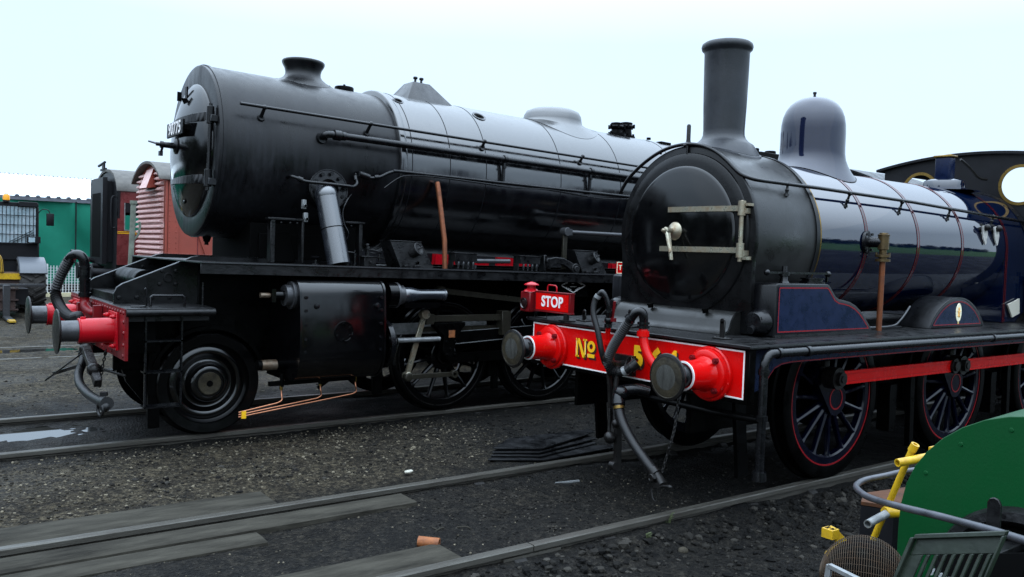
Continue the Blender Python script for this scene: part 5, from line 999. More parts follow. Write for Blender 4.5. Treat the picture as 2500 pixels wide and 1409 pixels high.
# ------------------------------------------------------------------ stones
ico = [(0, 0, 1)] + [(.894 * math.cos(R(72 * i)), .894 * math.sin(R(72 * i)), .447) for i in range(5)] + [(.894 * math.cos(R(72 * i + 36)), .894 * math.sin(R(72 * i + 36)), -.447) for i in range(5)] + [(0, 0, -1)]
icf = [(0, 1 + i, 1 + (i + 1) % 5) for i in range(5)] + [(1 + i, 6 + i, 1 + (i + 1) % 5) for i in range(5)] + [(1 + (i + 1) % 5, 6 + i, 6 + (i + 1) % 5) for i in range(5)] + [(6 + i, 11, 6 + (i + 1) % 5) for i in range(5)]
ico = np.array(ico); icf = np.array(icf)
def stones(name, zones, m, label):
    V = []; F = []; k = 0
    for n, x0, x1, y0, y1, r0, r1 in zones:
        x = rng.uniform(x0, x1, n); y = rng.uniform(y0, y1, n); r = r0 + (r1 - r0) * rng.random(n) ** 3
        z = hgt(x, y)
        for i in range(n):
            if abs(abs(y[i]) - .7525) < .07 or abs(abs(y[i] - YW) - .7525) < .07: continue
            if abs(y[i]) < .7 and x[i] < -1.5 and abs(y[i]) > .22 and r[i] > .012: continue
            pp = Vector((x[i], y[i], 0)); zz = z[i] + .013 * noise.noise(pp * 1.7) + .007 * noise.noise(pp * 5.1)
            a = rng.uniform(0, 6.28); s_ = np.array([1, rng.uniform(.6, .95), rng.uniform(.35, .75)]) * r[i]
            v = ico * rng.uniform(.72, 1.2, (12, 1)) * s_; c, d = math.cos(a), math.sin(a)
            V.append(np.stack([v[:, 0] * c - v[:, 1] * d + x[i], v[:, 0] * d + v[:, 1] * c + y[i], v[:, 2] + zz + .25 * s_[2]], 1)); F.append(icf + k); k += 12
    me = bpy.data.meshes.new(name); me.from_pydata(np.concatenate(V).tolist(), [], np.concatenate(F).tolist()); me.materials.append(M[m])
    o = bpy.data.objects.new(name, me); COL.objects.link(o); o['kind'] = 'stuff'; o['label'] = label; o['category'] = 'gravel'
stones('ballast', [(2600, -3.2, 3.5, -4.2, -.86, .010, .034), (900, -3, 3.2, -2.6, -.86, .018, .046), (260, -3, 4.5, -1.15, -.84, .025, .055), (500, -3.5, .5, 1.3, 3.05, .010, .028), (500, .2, 3., .9, 3.1, .008, .026), (5200, -3.5, 3, -4, -.86, .004, .013), (500, -1.2, 1.6, -.64, .66, .006, .016), (3200, -1.8, 2.2, -.64, .68, .004, .015), (120, .2, 5, -1.1, -.86, .02, .045)], 'stone', 'dark angular ballast stones scattered beside the near rail')
stones('pebbles', [(8000, -5.5, .3, 1.25, 3.1, .003, .017), (420, -5, .2, 1.3, 3.05, .010, .027), (900, -2, 3.5, .9, 3.1, .003, .010), (1100, -5, .5, -.6, .65, .003, .010), (700, -7, 2, 5.0, 9.5, .006, .028), (300, -6, -2.2, 4.8, 8, .008, .02)], 'pebble', 'small pale pebbles trodden into the sooty ground')

# ------------------------------------------------------------------ tracks
def rail_prof(w=.034): return [(-w, -.006), (-w + .006, 0), (w - .006, 0), (w, -.006), (w, -.036), (.010, -.048), (.010, -.105), (.03, -.118), (.03, -.15), (-.03, -.15), (-.03, -.118), (-.010, -.105), (-.010, -.048), (-w, -.036)]
ch = B(); ch.bx(-.09, .09, -.19, .19, -.16, -.125); ch.prism([(.04, -.125), (.12, -.125), (.10, -.08), (.075, -.045), (.04, -.04)], 'yz', -.045, .045); ch.prism([(-.04, -.125), (-.12, -.125), (-.10, -.08), (-.06, -.055), (-.04, -.055)], 'yz', -.045, .045); ch.cyl((.0, -.14, -.125), (.0, -.14, -.095), .022, n=8); ch.cyl((0, .14, -.125), (0, .14, -.095), .022, n=8)
def track(y0, x0, x1, label, joints=(), chairs=None, ch_rails=(0, 1), dz=0.):
    T = thing('railway_track', label, 'railway track', ((x0 + x1) / 2, y0, -.15)); proto = None
    for k, y in enumerate((y0 - .7525, y0 + .7525)):
        cuts = [x0] + [j for j in joints if k == 0] + [x1]; b = B()
        for a, c in zip(cuts, cuts[1:]): b.prism([(y + yy, z + dz) for yy, z in rail_prof()], 'yz', a + (.0045 if a != x0 else 0), c - (.0045 if c != x1 else 0))
        for j in cuts[1:-1]: b.bx(j - .22, j + .22, y - .03, y - .012, -.10, -.05); b.bx(j - .22, j + .22, y + .012, y + .03, -.10, -.05)
        obj('rail', b, 'rail', T)
        if chairs and k in ch_rails:
            for x in np.arange(*chairs):
                if proto is None:
                    proto = obj('rail_chair', ch, 'chair', T, bev=.006); me0 = proto.data
                    me0.transform(Matrix.Translation((T.location.x, T.location.y, T.location.z))); c = proto
                else: c = proto.copy(); COL.objects.link(c); c.parent = T
                c.location = (x - T.location.x, y - T.location.y, 0 - T.location.z)
                c.rotation_euler = (0, 0, random.uniform(-.05, .05))
    return T
track(0, -14, 16, 'nearest railway track, under the blue engine, with dark worn rails', joints=(-1.468,), chairs=(-2.32, 8, .735))
track(YW, -14, 16, 'second railway track, running under the black engine', chairs=(-.61, 6, .70), ch_rails=(0,))
track(10.5, -14, 16, 'third railway track, crossing the bare yard beyond the black engine', dz=-.055)
# crossing timbers beside the rails
for (x0, x1, y0, y1, zt, sk, lab) in ((-9, -2.43, .80, 1.24, -.032, .00, 'long grey crossing plank outside the far rail of the near track'),
                                  (-9, -1.575, .435, .672, -.030, .0, 'grey crossing plank tight inside the far rail, with a square cut end'),
                                  (-9, -2.75, .215, .425, -.043, .0, 'narrower grey crossing plank lying beside the plank with the cut end'),
                                  (-9, -1.90, -.672, -.36, -.032, .0, 'grey crossing plank inside the near rail, ending by a rusty pipe')):
    b = B(); n = 60; X_ = np.linspace(x0, x1, n); vs = []
    for i, x in enumerate(X_):
        w = .008 * noise.noise(Vector((x * 1.3, y0, 2))); w2 = .010 * noise.noise(Vector((x * 1.1, y1, 7)))
        for (y, z) in ((y0 + w, zt - .05), (y0 + w, zt - .006), (y0 + w + .01, zt), ((y0 + y1) / 2, zt + .004 * noise.noise(Vector((x * 2, y0, 4)))), (y1 + w2 - .01, zt), (y1 + w2, zt - .006), (y1 + w2, zt - .05)): vs.append((x, y, z))
    b.add(vs, [(i * 7 + k, i * 7 + k + 1, i * 7 + 8 + k, i * 7 + 7 + k) for i in range(n - 1) for k in range(6)] + [tuple(range(7)), tuple((n - 1) * 7 + k for k in range(7))])
    obj('crossing_plank', b, 'plank', None, lab, cat='plank', group='crossing planks between the rails')
# stacked sooty steel sheets
base = [(-.41, 1.22), (.07, 1.60), (1.00, 1.42), (.02, .985)]
labs = ['lowest and longest sooty steel sheet of the stack by the rail', 'second sooty steel sheet up in the stack by the rail', 'third sooty steel sheet up in the stack by the rail', 'topmost sooty steel sheet of the stack by the rail, slightly curled']
polys = [[(-.42, 1.20), (-.15, 1.40), (.95, 1.08), (.88, .99), (-.0, .94)], [(-.36, 1.24), (.0, 1.50), (.86, 1.33), (.83, 1.17), (.02, 1.0)], [(-.33, 1.27), (.05, 1.53), (.90, 1.40), (.88, 1.24), (.03, 1.04)], [(-.30, 1.29), (.08, 1.57), (.98, 1.46), (.97, 1.36), (.08, 1.07)]]
for k, (pp, lb) in enumerate(zip(polys, labs)):
    z = -.045 + .022 * k; b = B(); b.prism(pp, 'xy', z, z + .014); b.v = [(x, y, zz + .012 * noise.noise(Vector((x * 2, y * 2, k))) + (.02 * max(0, x - .5) if k == 3 else 0)) for x, y, zz in b.v]
    obj('steel_sheet', b, 'sheet', None, lb, cat='metal sheet', group='stack of sooty sheets', bev=.003)
# small litter
b = B(); c0 = Vector((-1.93, -.335, -.035)); d = Vector((.085, -.085, -.004)); b.cyl(c0 - d * .6, c0 + d * .5, .033, .035, 20, hole=.024); obj('pipe_stub', b, 'rust', None, 'short rusty orange pipe stub lying on the cinders', cat='pipe')
b = B(); b.bar((-.42, .42, -.065), (-.12, .34, -.055), .022, .012); obj('metal_strip', b, 'galv', None, 'bare pale metal strip lying between the near rails', cat='strip')
b = B(); b.ball((-1.23, 1.17, -.03), .028, 8, 5, (1.2, .8, .5)); b.ball((-1.20, 1.18, -.03), .022, 8, 5, (1, 1, .5)); obj('paper_scrap', b, 'bone', None, 'crumpled off white scrap on the dark ground by the far rail', cat='litter')
b = B(); b.ball((.22, -.95, -.12), .03, 8, 5, (1.1, .8, .6)); obj('orange_stone', b, 'rust', None, 'small bright orange stone on the ballast', cat='stone')
b = B(); b.ball((-.46, -1.08, -.13), .035, 9, 6, (1.1, .9, .7)); obj('pale_stone', b, 'pebble', None, 'rounded pale grey stone on the ballast near the rail', cat='stone')
for (x, y, h, lab) in ((-.29, -.79, .10, 'thin green weed growing against the near rail'), (-.62, -.90, .06, 'tiny dry weed on the ballast below the near rail')):
    b = B(); zg = -.15
    for k in range(14):
        a = random.uniform(0, 6.28); l = random.uniform(.4, 1) * h; q = Vector((x + .03 * math.cos(a) * random.random(), y + .02 * math.sin(a), zg + .06 + l)); b.tube([(x, y, zg), q], .0015, 4)
        t = Vector((math.cos(a), math.sin(a), .3)); s_ = Vector((-math.sin(a), math.cos(a), .2)) * .006; b.add([q, q + t * .008 + s_, q + t * .022, q + t * .008 - s_], [(0, 1, 2, 3)])
    obj('weed', b, 'leafy', None, lab, cat='weed')
for k, (x, y, a, lab) in enumerate(((-1.72, -.10, .4, 'forked dark twig on cinders behind the rusty pipe'), (-1.55, -.16, 2.2, 'short dark twig on cinders right of the rusty pipe'), (-2.3, -1.0, -.7, 'thin yellow wood splinter on the ballast'))):
    b = B(); c = Vector((x, y, -.062 if k < 2 else -.14)); d = Vector((math.cos(a), math.sin(a), .05)) * .06; b.tube([c - d, c + Vector((.01, 0, .012)), c + d], .005, 6); 
    if k == 0: b.tube([c, c + Vector((-.02, .05, .01))], .004, 5)
    obj('twig', b, 'plank' if k < 2 else 'cream', None, lab, cat='twig')

# ------------------------------------------------------------------ background
# red locomotive seen in slivers beneath the black boiler
RL = thing('steam_locomotive', 'red painted locomotive glimpsed in slivers under the black boiler', 'locomotive', (4.5, 7.2, 0)); y = 6.35
b = B(); b.bx(.9, 9, y, y + 1.7, 1.30, 1.50); b.use(1)
for x in (2.45, 6.25): b.prism([(x - .15, 1.5), (x - .13, 1.80), (x + .05, 1.80), (x + .14, 1.72), (x + .22, 1.62), (x + .26, 1.5)], 'xz', y + .3, y + .4)
for x0, x1 in ((2.85, 3.15), (3.3, 4.0), (6.5, 7.1)): b.bx(x0, x1, y + .02, y + .06, 1.55, 1.74 if x0 > 3.2 else 1.6)
obj('running_plate', b, ('black', 'bred'), RL, bev=.004)
b = B(); b.cyl((1.2, 7.2, 2.4), (8.5, 7.2, 2.4), .55, n=40); b.bx(.9, 9, 6.75, 7.6, 1.5, 2.5); obj('boiler', b, 'soot', RL); b = B()
for x in (2.6, 4.3, 6.0, 7.6): b.cyl((x, y + .1, .65), (x, 7.95, .65), .65, n=36)
obj('driving_wheel', b, 'soot', RL)
# maroon coach
CO = thing('railway_coach', 'maroon railway coach with grey roof and black end standing behind the pink van', 'coach', (6, 17.2, 0)); x0, y0, y1 = -.42, 16.0, 18.4
for yy in (y0, y1 - .05):
    b = B(); X = [(x0, x0 + .14), (.95, 3.0), (4.2, 6.2), (7.4, 13)]
    b.bx(x0, 13, yy, yy + .05, 1.2, 2.0); b.bx(x0, 13, yy, yy + .05, 2.62, 2.95)
    for a, c in X: b.bx(a, c, yy, yy + .05, 2.0, 2.62)
    if yy == y0: b.use(1).bx(x0, 13, yy - .004, yy - .001, 1.915, 1.93); b.bx(x0, 13, yy - .004, yy - .001, 1.95, 1.962); b.use(2).bx(x0 + .02, 13, yy - .012, yy - .001, 2.93, 2.955)
    cs = obj('body_side', b, ('maroon', 'gold', 'salmonlt'), CO)
    b = B()
    for a, c in ((x0 + .14, .95), (3.0, 4.2), (6.2, 7.4)):
        b.use(0); b.bx(a, c, yy - .006, yy + .0, 1.985, 2.005); b.bx(a, a + .02, yy - .006, yy, 2.005, 2.62); b.bx(c - .02, c, yy - .006, yy, 2.005, 2.62); b.use(1).bx(a, c, yy + .01, yy + .04, 2.40, 2.62)
    obj('window_frame', b, ('galv', 'soot'), cs)
b = B(); rf = [(y0 - .03, 2.94), (y0 + .10, 3.12), (y0 + .35, 3.29), (y0 + .75, 3.40), (17.2, 3.44), (y1 - .75, 3.40), (y1 - .35, 3.29), (y1 - .10, 3.12), (y1 + .03, 2.94)]
b.prism(rf + [(yy_ , z - .06) for yy_, z in reversed(rf)], 'yz', x0 - .03, 13); obj('roof', b, 'coachroof', CO, smooth=60)
b = B(); b.prism([(y0 + .05, 1.2), (y1 - .05, 1.2)] + [(yy_, z - .05) for yy_, z in reversed(rf)], 'yz', x0, x0 + .05); b.bx(x0 - .12, x0, 16.55, 17.85, 1.25, 3.12); b.bx(x0 - .22, x0 - .12, 16.5, 17.9, 1.2, 3.2); b.use(1).bx(x0 - .225, x0 - .221, 16.72, 17.68, 1.35, 2.85); b.use(0)
b.tube(smooth_path([(x0 - .02, 16.12, 2.05), (x0 - .1, 16.12, 2.1), (x0 - .1, 16.12, 2.7), (x0 - .02, 16.12, 2.75)], 4), .02, 6); b.bx(x0 - .2, x0 + .1, 17.9, 18.05, 1.3, 3.15)
ce = obj('coach_end', b, ('soot', 'dark'), CO)
b = B(); b.bx(x0 - .06, x0 - .02, 17.3, 17.5, 3.44, 3.6); b.tube([(x0 - .05, 17.2, 3.6), (x0 - .05, 17.9, 3.55)], .03); b.bx(x0 - .04, x0 - .0, 17.2, 17.8, 3.42, 3.47); obj('vent', b, 'soot', ce)
b = B(); b.bx(x0, 13, y0 + .1, y1 - .1, 1.0, 1.2)
for x in (1.2, 3.2, 10, 12): b.cyl((x, 16.4, .5), (x, 18, .5), .42, n=24)
b.bx(.8, 3.6, 16.3, 16.5, .45, .8)
for yy in (16.4, 18.0): b.cyl((x0, yy, 1.0), (x0 - .45, yy, 1.0), .10, n=16); b.lathe((x0 - .45, yy, 1.0), (-1, 0, 0), [(0, 0), (.2, 0), (.2, .04), (0, .05)], 24)
b.tube(smooth_path([(x0 - .1, 17.0, 1.1), (x0 - .35, 17.0, 1.15), (x0 - .42, 16.95, .95), (x0 - .3, 16.9, .7)], 6), .05, 8); b.tube(smooth_path([(x0 - .1, 17.4, 1.2), (x0 - .4, 17.4, 1.28), (x0 - .5, 17.42, 1.0), (x0 - .3, 17.4, .75)], 6), .06, 8)
obj('underframe', b, 'soot', CO)
# pink corrugated van
VA = thing('goods_van', 'salmon pink goods van with ribbed steel end and curved grey roof', 'van', (3, 13.55, 0)); x0, y0, y1 = -.28, 12.5, 14.6; yc = 13.55
arcv = [(yc + 1.10 * s_, 3.02 + .33 * (1 - abs(s_) ** 2.2)) for s_ in np.linspace(-1, 1, 21)]
b = B(); b.prism([(y0, 1.05), (y1, 1.05)] + [(yy, z - .03) for yy, z in reversed(arcv)], 'yz', x0, x0 + .04)
k = 0
for z in np.arange(1.12, 3.2, .105):
    if 2.07 < z < 2.12: continue
    hw = 1.02 if z < 3.0 else 1.02 * (1 - ((z - 3.0) / .36)) ** .5
    if hw < .2: continue
    b.use(1); prof_ = [(x0 + .0, z - .035), (x0 - .075, z - .022), (x0 - .075, z + .006), (x0, z + .05)]
    vs = [(x, yc - hw + .06, zz) for x, zz in prof_] + [(x, yc + hw - .03, zz) for x, zz in prof_]
    b.add(vs, [(0, 1, 5, 4), (1, 2, 6, 5), (2, 3, 7, 6), (0, 3, 2, 1), (4, 5, 6, 7)])
for z in (2.09,):
    b.use(1).bx(x0 - .01, x0, yc - 1.0, yc + 1.0, z - .05, z + .05)
    for i in range(22): b.dome_head((x0 - .01, yc - .95 + i * .09, z), (-1, 0, 0), .014, .012)
ve = obj('ribbed_end', b, ('salmon', 'salmonlt'), VA, smooth=20)
b = B(); h = [(x0 - .03, 13.86, 3.22), (x0 - .05, 13.20, 3.235), (x0 - .30, 12.72, 2.80), (x0 - .30, 13.27, 2.81), (x0 - .03, 13.02, 2.84), (x0 - .03, 13.95, 2.86)]
b.use(1).add([h[0], h[1], h[2], h[3]], [(0, 1, 2, 3)]); b.use(0).add([h[1], h[2], h[4]], [(0, 1, 2)]); b.use(0).add([h[0], h[3], h[5]], [(0, 1, 2)]); b.use(2).add([h[2], h[3], h[5], h[4]], [(0, 1, 2, 3)])  # lit front and darker cheeks are put into the hood's two paints
obj('ventilator_hood', b, ('salmon', 'salmonlt', 'dark'), ve, smooth=10)
b = B()
for yy in (y0, y1 - .04): b.bx(x0, 6, yy, yy + .04, 1.05, 3.04)
for x in (-.06, .72, 1.05, 2.4, 3.6, 4.8): b.bx(x - .035 if x > 0 else x - .16, x + .035, y0 - .022, y0 - .001, 1.06, 3.02)
b.bar((.12, y0 - .012, 2.6), (.66, y0 - .012, 1.1), .022, .05, up=(0, 1, 0))
for x in (-.19, -.07, .70, .74, 1.05):
    for i in range(18): b.dome_head((x, y0 - .023, 1.12 + i * .105), (0, -1, 0), .012, .01)
b.use(1).bx(.34, .36, y0 - .003, y0, 1.1, 3.0); b.bx(-.0, .7, y0 - .003, y0 - .001, 2.09, 2.10); b.bx(.9, .96, y0 - .06, y0, 1.35, 1.40)
obj('body_side', b, ('salmon', 'maroon'), VA, smooth=20)
b = B(); ro = [(yc + 1.16 * s_, 3.02 + .36 * (1 - abs(s_) ** 2.2)) for s_ in np.linspace(-1, 1, 25)]
b.prism(ro + [(yy, z - .05) for yy, z in reversed(ro)], 'yz', x0 - .14, 6); obj('roof', b, 'coachroof', VA, smooth=60)
b = B(); b.bx(x0, 6, y0 + .1, y1 - .1, .85, 1.05)
for x in (1.0, 4.6): b.cyl((x, y0 + .25, .45), (x, y1 - .25, .45), .42, n=24)
for yy in (y0 + .35, y1 - .35): b.cyl((x0, yy, .95), (x0 - .4, yy, .95), .09, n=14); b.lathe((x0 - .4, yy, .95), (-1, 0, 0), [(0, 0), (.18, 0), (.18, .04), (0, .05)], 20)
obj('underframe', b, 'soot', VA)
b = B(); b.tube([(-1.215, 11, -.08), (-1.215, 11, 1.3), (-1.18, 11, 2.42)], .045, 10); b.tube(smooth_path([(-1.20, 11, 1.75), (-1.11, 11, 1.85), (-1.07, 11, 2.0), (-1.08, 11, 2.1)], 5), .02, 8); b.cyl((-1.18, 11, 2.40), (-1.18, 11, 2.46), .06, n=12); obj('lamp_post', b, 'post', None, 'mossy grey green steel post in front of the maroon coach', cat='post')
# shed with green tarpaulin
SH = thing('shed', 'long low shed hung with green tarpaulin under a white profiled roof', 'shed', (-4, 30, 0)); n = 90
b = B(); A = []; C = []; X = np.linspace(-16, 6.5, 160)
def fold(x, z): return .22 * noise.noise(Vector((x * .7, z * .6, 1))) + .16 * abs(noise.noise(Vector((x * .5 + z * .45, z * .1, 9)))) + .07 * abs(noise.noise(Vector((x * 2.2 + z * 1.4, z * .8, 5))))
Zs = np.linspace(.25, 3.0, 24); vs = [(x, 27 - fold(x, z) - (.1 if abs(x - .45) < .05 else 0), z) for z in Zs for x in X]
b.add(vs, [(r * 160 + i, r * 160 + i + 1, r * 160 + 161 + i, r * 160 + 160 + i) for r in range(23) for i in range(159)]); obj('tarpaulin', b, 'tarp', SH, smooth=80)
b = B()
for x in (-2.9, .48): b.cyl((x, 26.78, .1), (x, 26.78, 3.0), .022, n=8)
obj('tie_pole', b, 'soot', SH)
b = B(); b.bx(-16, 6.5, 26.80, 26.88, 2.97, 3.09); x = -16
while x < 6.5: b.prism([(x, 3.09), (x + .03, 3.145), (x + .10, 3.145), (x + .13, 3.09)], 'xz', 26.78, 27.0); x += .30
obj('eaves', b, 'shedgrey', SH, smooth=10)
b = B(); pts = []; x = -16.; 
while x < 6.5: pts += [(x, 0), (x + .03, .05), (x + .10, .05), (x + .13, 0)]; x += .30
b.strip([(a, 26.9, 3.08 + h) for a, h in pts], [(a, 33, 4.16 + h) for a, h in pts]); b.strip([(a, 33, 4.16 + h) for a, h in pts], [(a, 39, 3.08 + h) for a, h in pts]); rfS = obj('roof', b, 'shedroof', SH, smooth=10)
b = B(); x = -16
while x < 6.5: b.bx(x, x + .17, 32.94, 33.0, 4.17, 4.205); x += .30
obj('ridge_filler', b, 'shedgrey', rfS)
b = B(); b.bx(-16, 6.5, 38.9, 39, 0, 3.08); b.bx(-16, -15.9, 27.2, 38.9, 0, 3.08); b.bx(6.4, 6.5, 27.2, 38.9, 0, 3.08); obj('wall', b, 'shedgrey', SH)
# white mesh fence
FE = thing('mesh_fence', 'low white mesh fence in front of the green tarpaulin', 'fence', (-3, 25, -.06)); b = B()
for x in np.arange(-9, 3.2, .085): b.bx(x - .011, x + .011, 24.99, 25.01, .02, .90)
for z in np.arange(.06, .90, .085): b.bx(-9, 3.2, 25.012, 25.022, z - .006, z + .006)
obj('mesh_panel', b, 'fence', FE)
for x in np.arange(-8.6, 3.2, 2.0): b = B(); b.bx(x - .03, x + .03, 25.03, 25.09, -.07, .95); obj('post', b, 'fence', FE)
b = B(); b.bx(-9, 3.4, 24.7, 24.88, -.08, .06); obj('kerb_beam', b, 'cream', None, 'yellowish concrete kerb at the foot of the white mesh fence', cat='kerb')
b = B(); zg = -.08
for k in range(60):
    a = random.uniform(0, 6.28); l = random.uniform(.3, 1.); q = Vector((-.95 + .22 * math.cos(a) * random.random(), 24.6 + .1 * math.sin(a), zg + l * .75)); b.tube([(-.95, 24.62, zg), q], .004, 4)
    t = Vector((math.cos(a), math.sin(a), .3)) * .07; s_ = Vector((-math.sin(a), math.cos(a), .4)) * .03; b.add([q, q + t * .5 + s_, q + t, q + t * .5 - s_], [(0, 1, 2, 3)])
obj('bush', b, 'leafy', None, 'straggly pale green weed in front of the white fence', cat='weed')
# loader / tractor
_k0 = len(bpy.data.objects); TR = thing('forklift_tractor', 'dark loader tractor with barred windscreen, yellow axle and lowered forks', 'tractor', (-2.7, 19, -.06))
b = B(); b.bx(-3.7, -1.86, 18.9, 20.5, 1.20, 1.62); b.bx(-3.7, -1.86, 18.95, 20.6, 2.50, 2.60); b.bx(-1.93, -1.86, 18.88, 18.96, 1.6, 2.5); b.bx(-3.7, -3.63, 18.88, 18.96, 1.6, 2.5); b.bx(-3.7, -1.86, 20.5, 20.6, 1.2, 2.5); b.bx(-3.5, -2.05, 18.95, 20.3, .75, 1.2); b.bx(-2.30, -1.90, 18.80, 18.95, 2.50, 2.62); b.bx(-1.95, -1.83, 19, 19.6, 1.15, 1.7); cabT = obj('cab', b, 'soot', TR, bev=.01)
b = B(); b.bx(-3.63, -1.93, 18.870, 18.878, 1.62, 2.5); obj('windscreen', b, 'glasspale', cabT)
b = B()
for x in np.arange(-3.62, -1.9, .082): b.bx(x - .0065, x + .0065, 18.84, 18.852, 1.58, 2.52)
for z in (1.60, 1.82, 2.05, 2.28, 2.5): b.bx(-3.66, -1.9, 18.835, 18.842, z - .008, z + .008)
b.bar((-2.5, 18.82, 1.63), (-2.0, 18.82, 1.93), .015, .015); b.bar((-2.42, 18.82, 1.63), (-1.97, 18.82, 1.88), .015, .015); obj('window_guard', b, 'soot', cabT)
b = B(); b.cyl((-2.55, 18.9, 2.60), (-2.55, 18.9, 2.64), .08, n=14); b.use(1).lathe((-2.55, 18.9, 2.64), (0, 0, 1), [(.075, 0), (.075, .09), (.06, .13), (0, .145)], 16); obj('beacon', b, ('soot', 'amber'), cabT)
b = B(); b.tube(smooth_path([(-1.88, 18.85, 2.35), (-1.80, 18.8, 2.45), (-1.68, 18.75, 2.44), (-1.63, 18.75, 2.34)], 5), .012, 6); b.bx(-1.71, -1.55, 18.72, 18.80, 2.06, 2.36); obj('mirror', b, 'soot', cabT, bev=.03, seg=2)
b = B(); b.bx(-2.12, -1.84, 18.7, 18.84, 1.62, 1.78); b.use(1).bx(-2.10, -1.96, 18.694, 18.699, 1.64, 1.76); obj('work_light', b, ('soot', 'glasspale'), cabT, bev=.01)
def tyre(xc):
    b = B(); b.lathe((xc - .28, 18.9, .56), (1, 0, 0), [(.3, 0), (.5, .0), (.58, .03), (.60, .08), (.60, .48), (.58, .53), (.5, .56), (.3, .56), (.3, 0)], 40)
    for k in range(22):
        a = 2 * math.pi * k / 22
        for sd in (-1, 1):
            a2 = a + (.14 if sd > 0 else 0); P0 = Vector((xc + sd * .02, 18.9 + .60 * math.cos(a2), .56 + .60 * math.sin(a2))); P1 = Vector((xc + sd * .28, 18.9 + .60 * math.cos(a2 - .26), .56 + .60 * math.sin(a2 - .26)))
            b.bar(P0, P1, .06, .075, up=(0, math.cos(a2), math.sin(a2)))
    return b
for xc in (-2.03, -3.75): t_ = obj('tyre', tyre(xc), 'tyre', TR, bev=0); b = B(); b.lathe((xc - .30, 18.9, .58), (1, 0, 0), [(.645, 0), (.70, .02), (.70, .58), (.645, .60), (.645, 0)], 20, R(-125), R(-28)); obj('mudguard', b, 'fender', TR)
b = B(); b.bx(-3.5, -2.05, 18.5, 18.75, .62, .92); b.use(1).bx(-3.5, -2.02, 18.40, 18.52, .74, .90); b.tube(smooth_path([(-3.0, 18.42, .9), (-2.96, 18.4, 1.2), (-2.85, 18.4, 1.32), (-2.72, 18.4, 1.25), (-2.68, 18.42, .9)], 5), .05, 8); b.use(2).cyl((-2.15, 18.45, .95), (-1.85, 18.45, .95), .05, n=10); b.bx(-2.1, -1.95, 18.5, 18.8, .6, .9); obj('front_axle', b, ('brownish', 'yellow', 'brownish'), TR, bev=.01)
b = B(); b.bx(-3.6, -2.0, 16.75, 16.85, .66, .72); b.use(1).bx(-3.5, -2.55, 16.9, 17.0, .1, .62); b.use(1)
for z in (.14, .36, .6): b.bx(-3.5, -2.5, 16.85, 16.92, z - .02, z + .02)
fkc = obj('fork_carriage', b, ('lead', 'brownish'), TR, bev=.005)
for x in (-2.75, -3.4):
    b = B(); b.bx(x - .07, x + .07, 16.64, 16.72, .0, .70); b.bx(x - .07, x + .07, 15.8, 16.72, -.03, .02); b.use(1).bx(x - .07, x + .07, 15.5, 15.8, -.03, .015); obj('fork', b, ('lead', 'yellow'), fkc, bev=.008)
b = B(); b.bx(-3.2, -2.3, 16.95, 18.5, .25, .6); obj('boom', b, 'soot', TR)
TR.location.x += .24
# tree seen through the cab window, and the wood behind the photographer mirrored in the paint
def crown(b, c, rad, n, leaf, sq=.85):
    for i in range(n):
        u = rng.normal(size=3); u /= np.linalg.norm(u); r = rng.random() ** .4; lump = 1 + .35 * noise.noise(Vector(u * 2.3) + Vector(c))
        p = Vector(c) + Vector((u[0] * rad, u[1] * rad, u[2] * rad * sq)) * float(r * lump)
        a = Vector(rng.normal(size=3)).normalized() * leaf; q = Vector(rng.normal(size=3)).normalized(); q = (q - a.normalized() * q.dot(a.normalized())).normalized() * leaf * .6
        b.add([p - a, p + q, p + a, p - q], [(0, 1, 2, 3)])
TT = thing('tree', 'rounded distant tree seen through the round cab window of the blue engine', 'tree', (44, 13.6, -.1))
b = B(); b.tube([(44, 13.6, -.1), (44.1, 13.6, 1.6), (44, 13.7, 3.4)], [.22, .17, .1], 8)
for a in range(5): b.tube([(44.05, 13.65, 2.2 + .2 * a), (44 + .9 * math.cos(a * 1.3), 13.65 + .9 * math.sin(a * 1.3), 3.6 + .15 * a)], [.09, .03], 6)
obj('trunk', b, 'bark', TT); b = B(); crown(b, (44, 13.7, 4.3), 1.35, 1700, .10); crown(b, (44.3, 12.9, 3.4), .95, 800, .10); obj('crown', b, 'leaf', TT)
b = B()
for i in range(70):
    x = -60 + i * 2.1 + rng.uniform(-.6, .6); crown(b, (x, -48 + rng.uniform(-2, 2), rng.uniform(1.4, 2.6)), rng.uniform(1.8, 3.2), 150, .55)
for i in range(95):  # taller unseen arc of trees, added to darken the smokebox door reflections
    az = R(rng.uniform(112, 182)); rr_ = rng.uniform(38, 52); crown(b, (rr_ * math.cos(az) - 3, rr_ * math.sin(az), rng.uniform(2.5, 7.5)), rng.uniform(2.6, 4.2), 170, .6)
obj('woodland', b, 'leaf', None, 'dark belt of trees around the field, with an added unseen arc beyond the yard', kind='stuff', cat='wood')

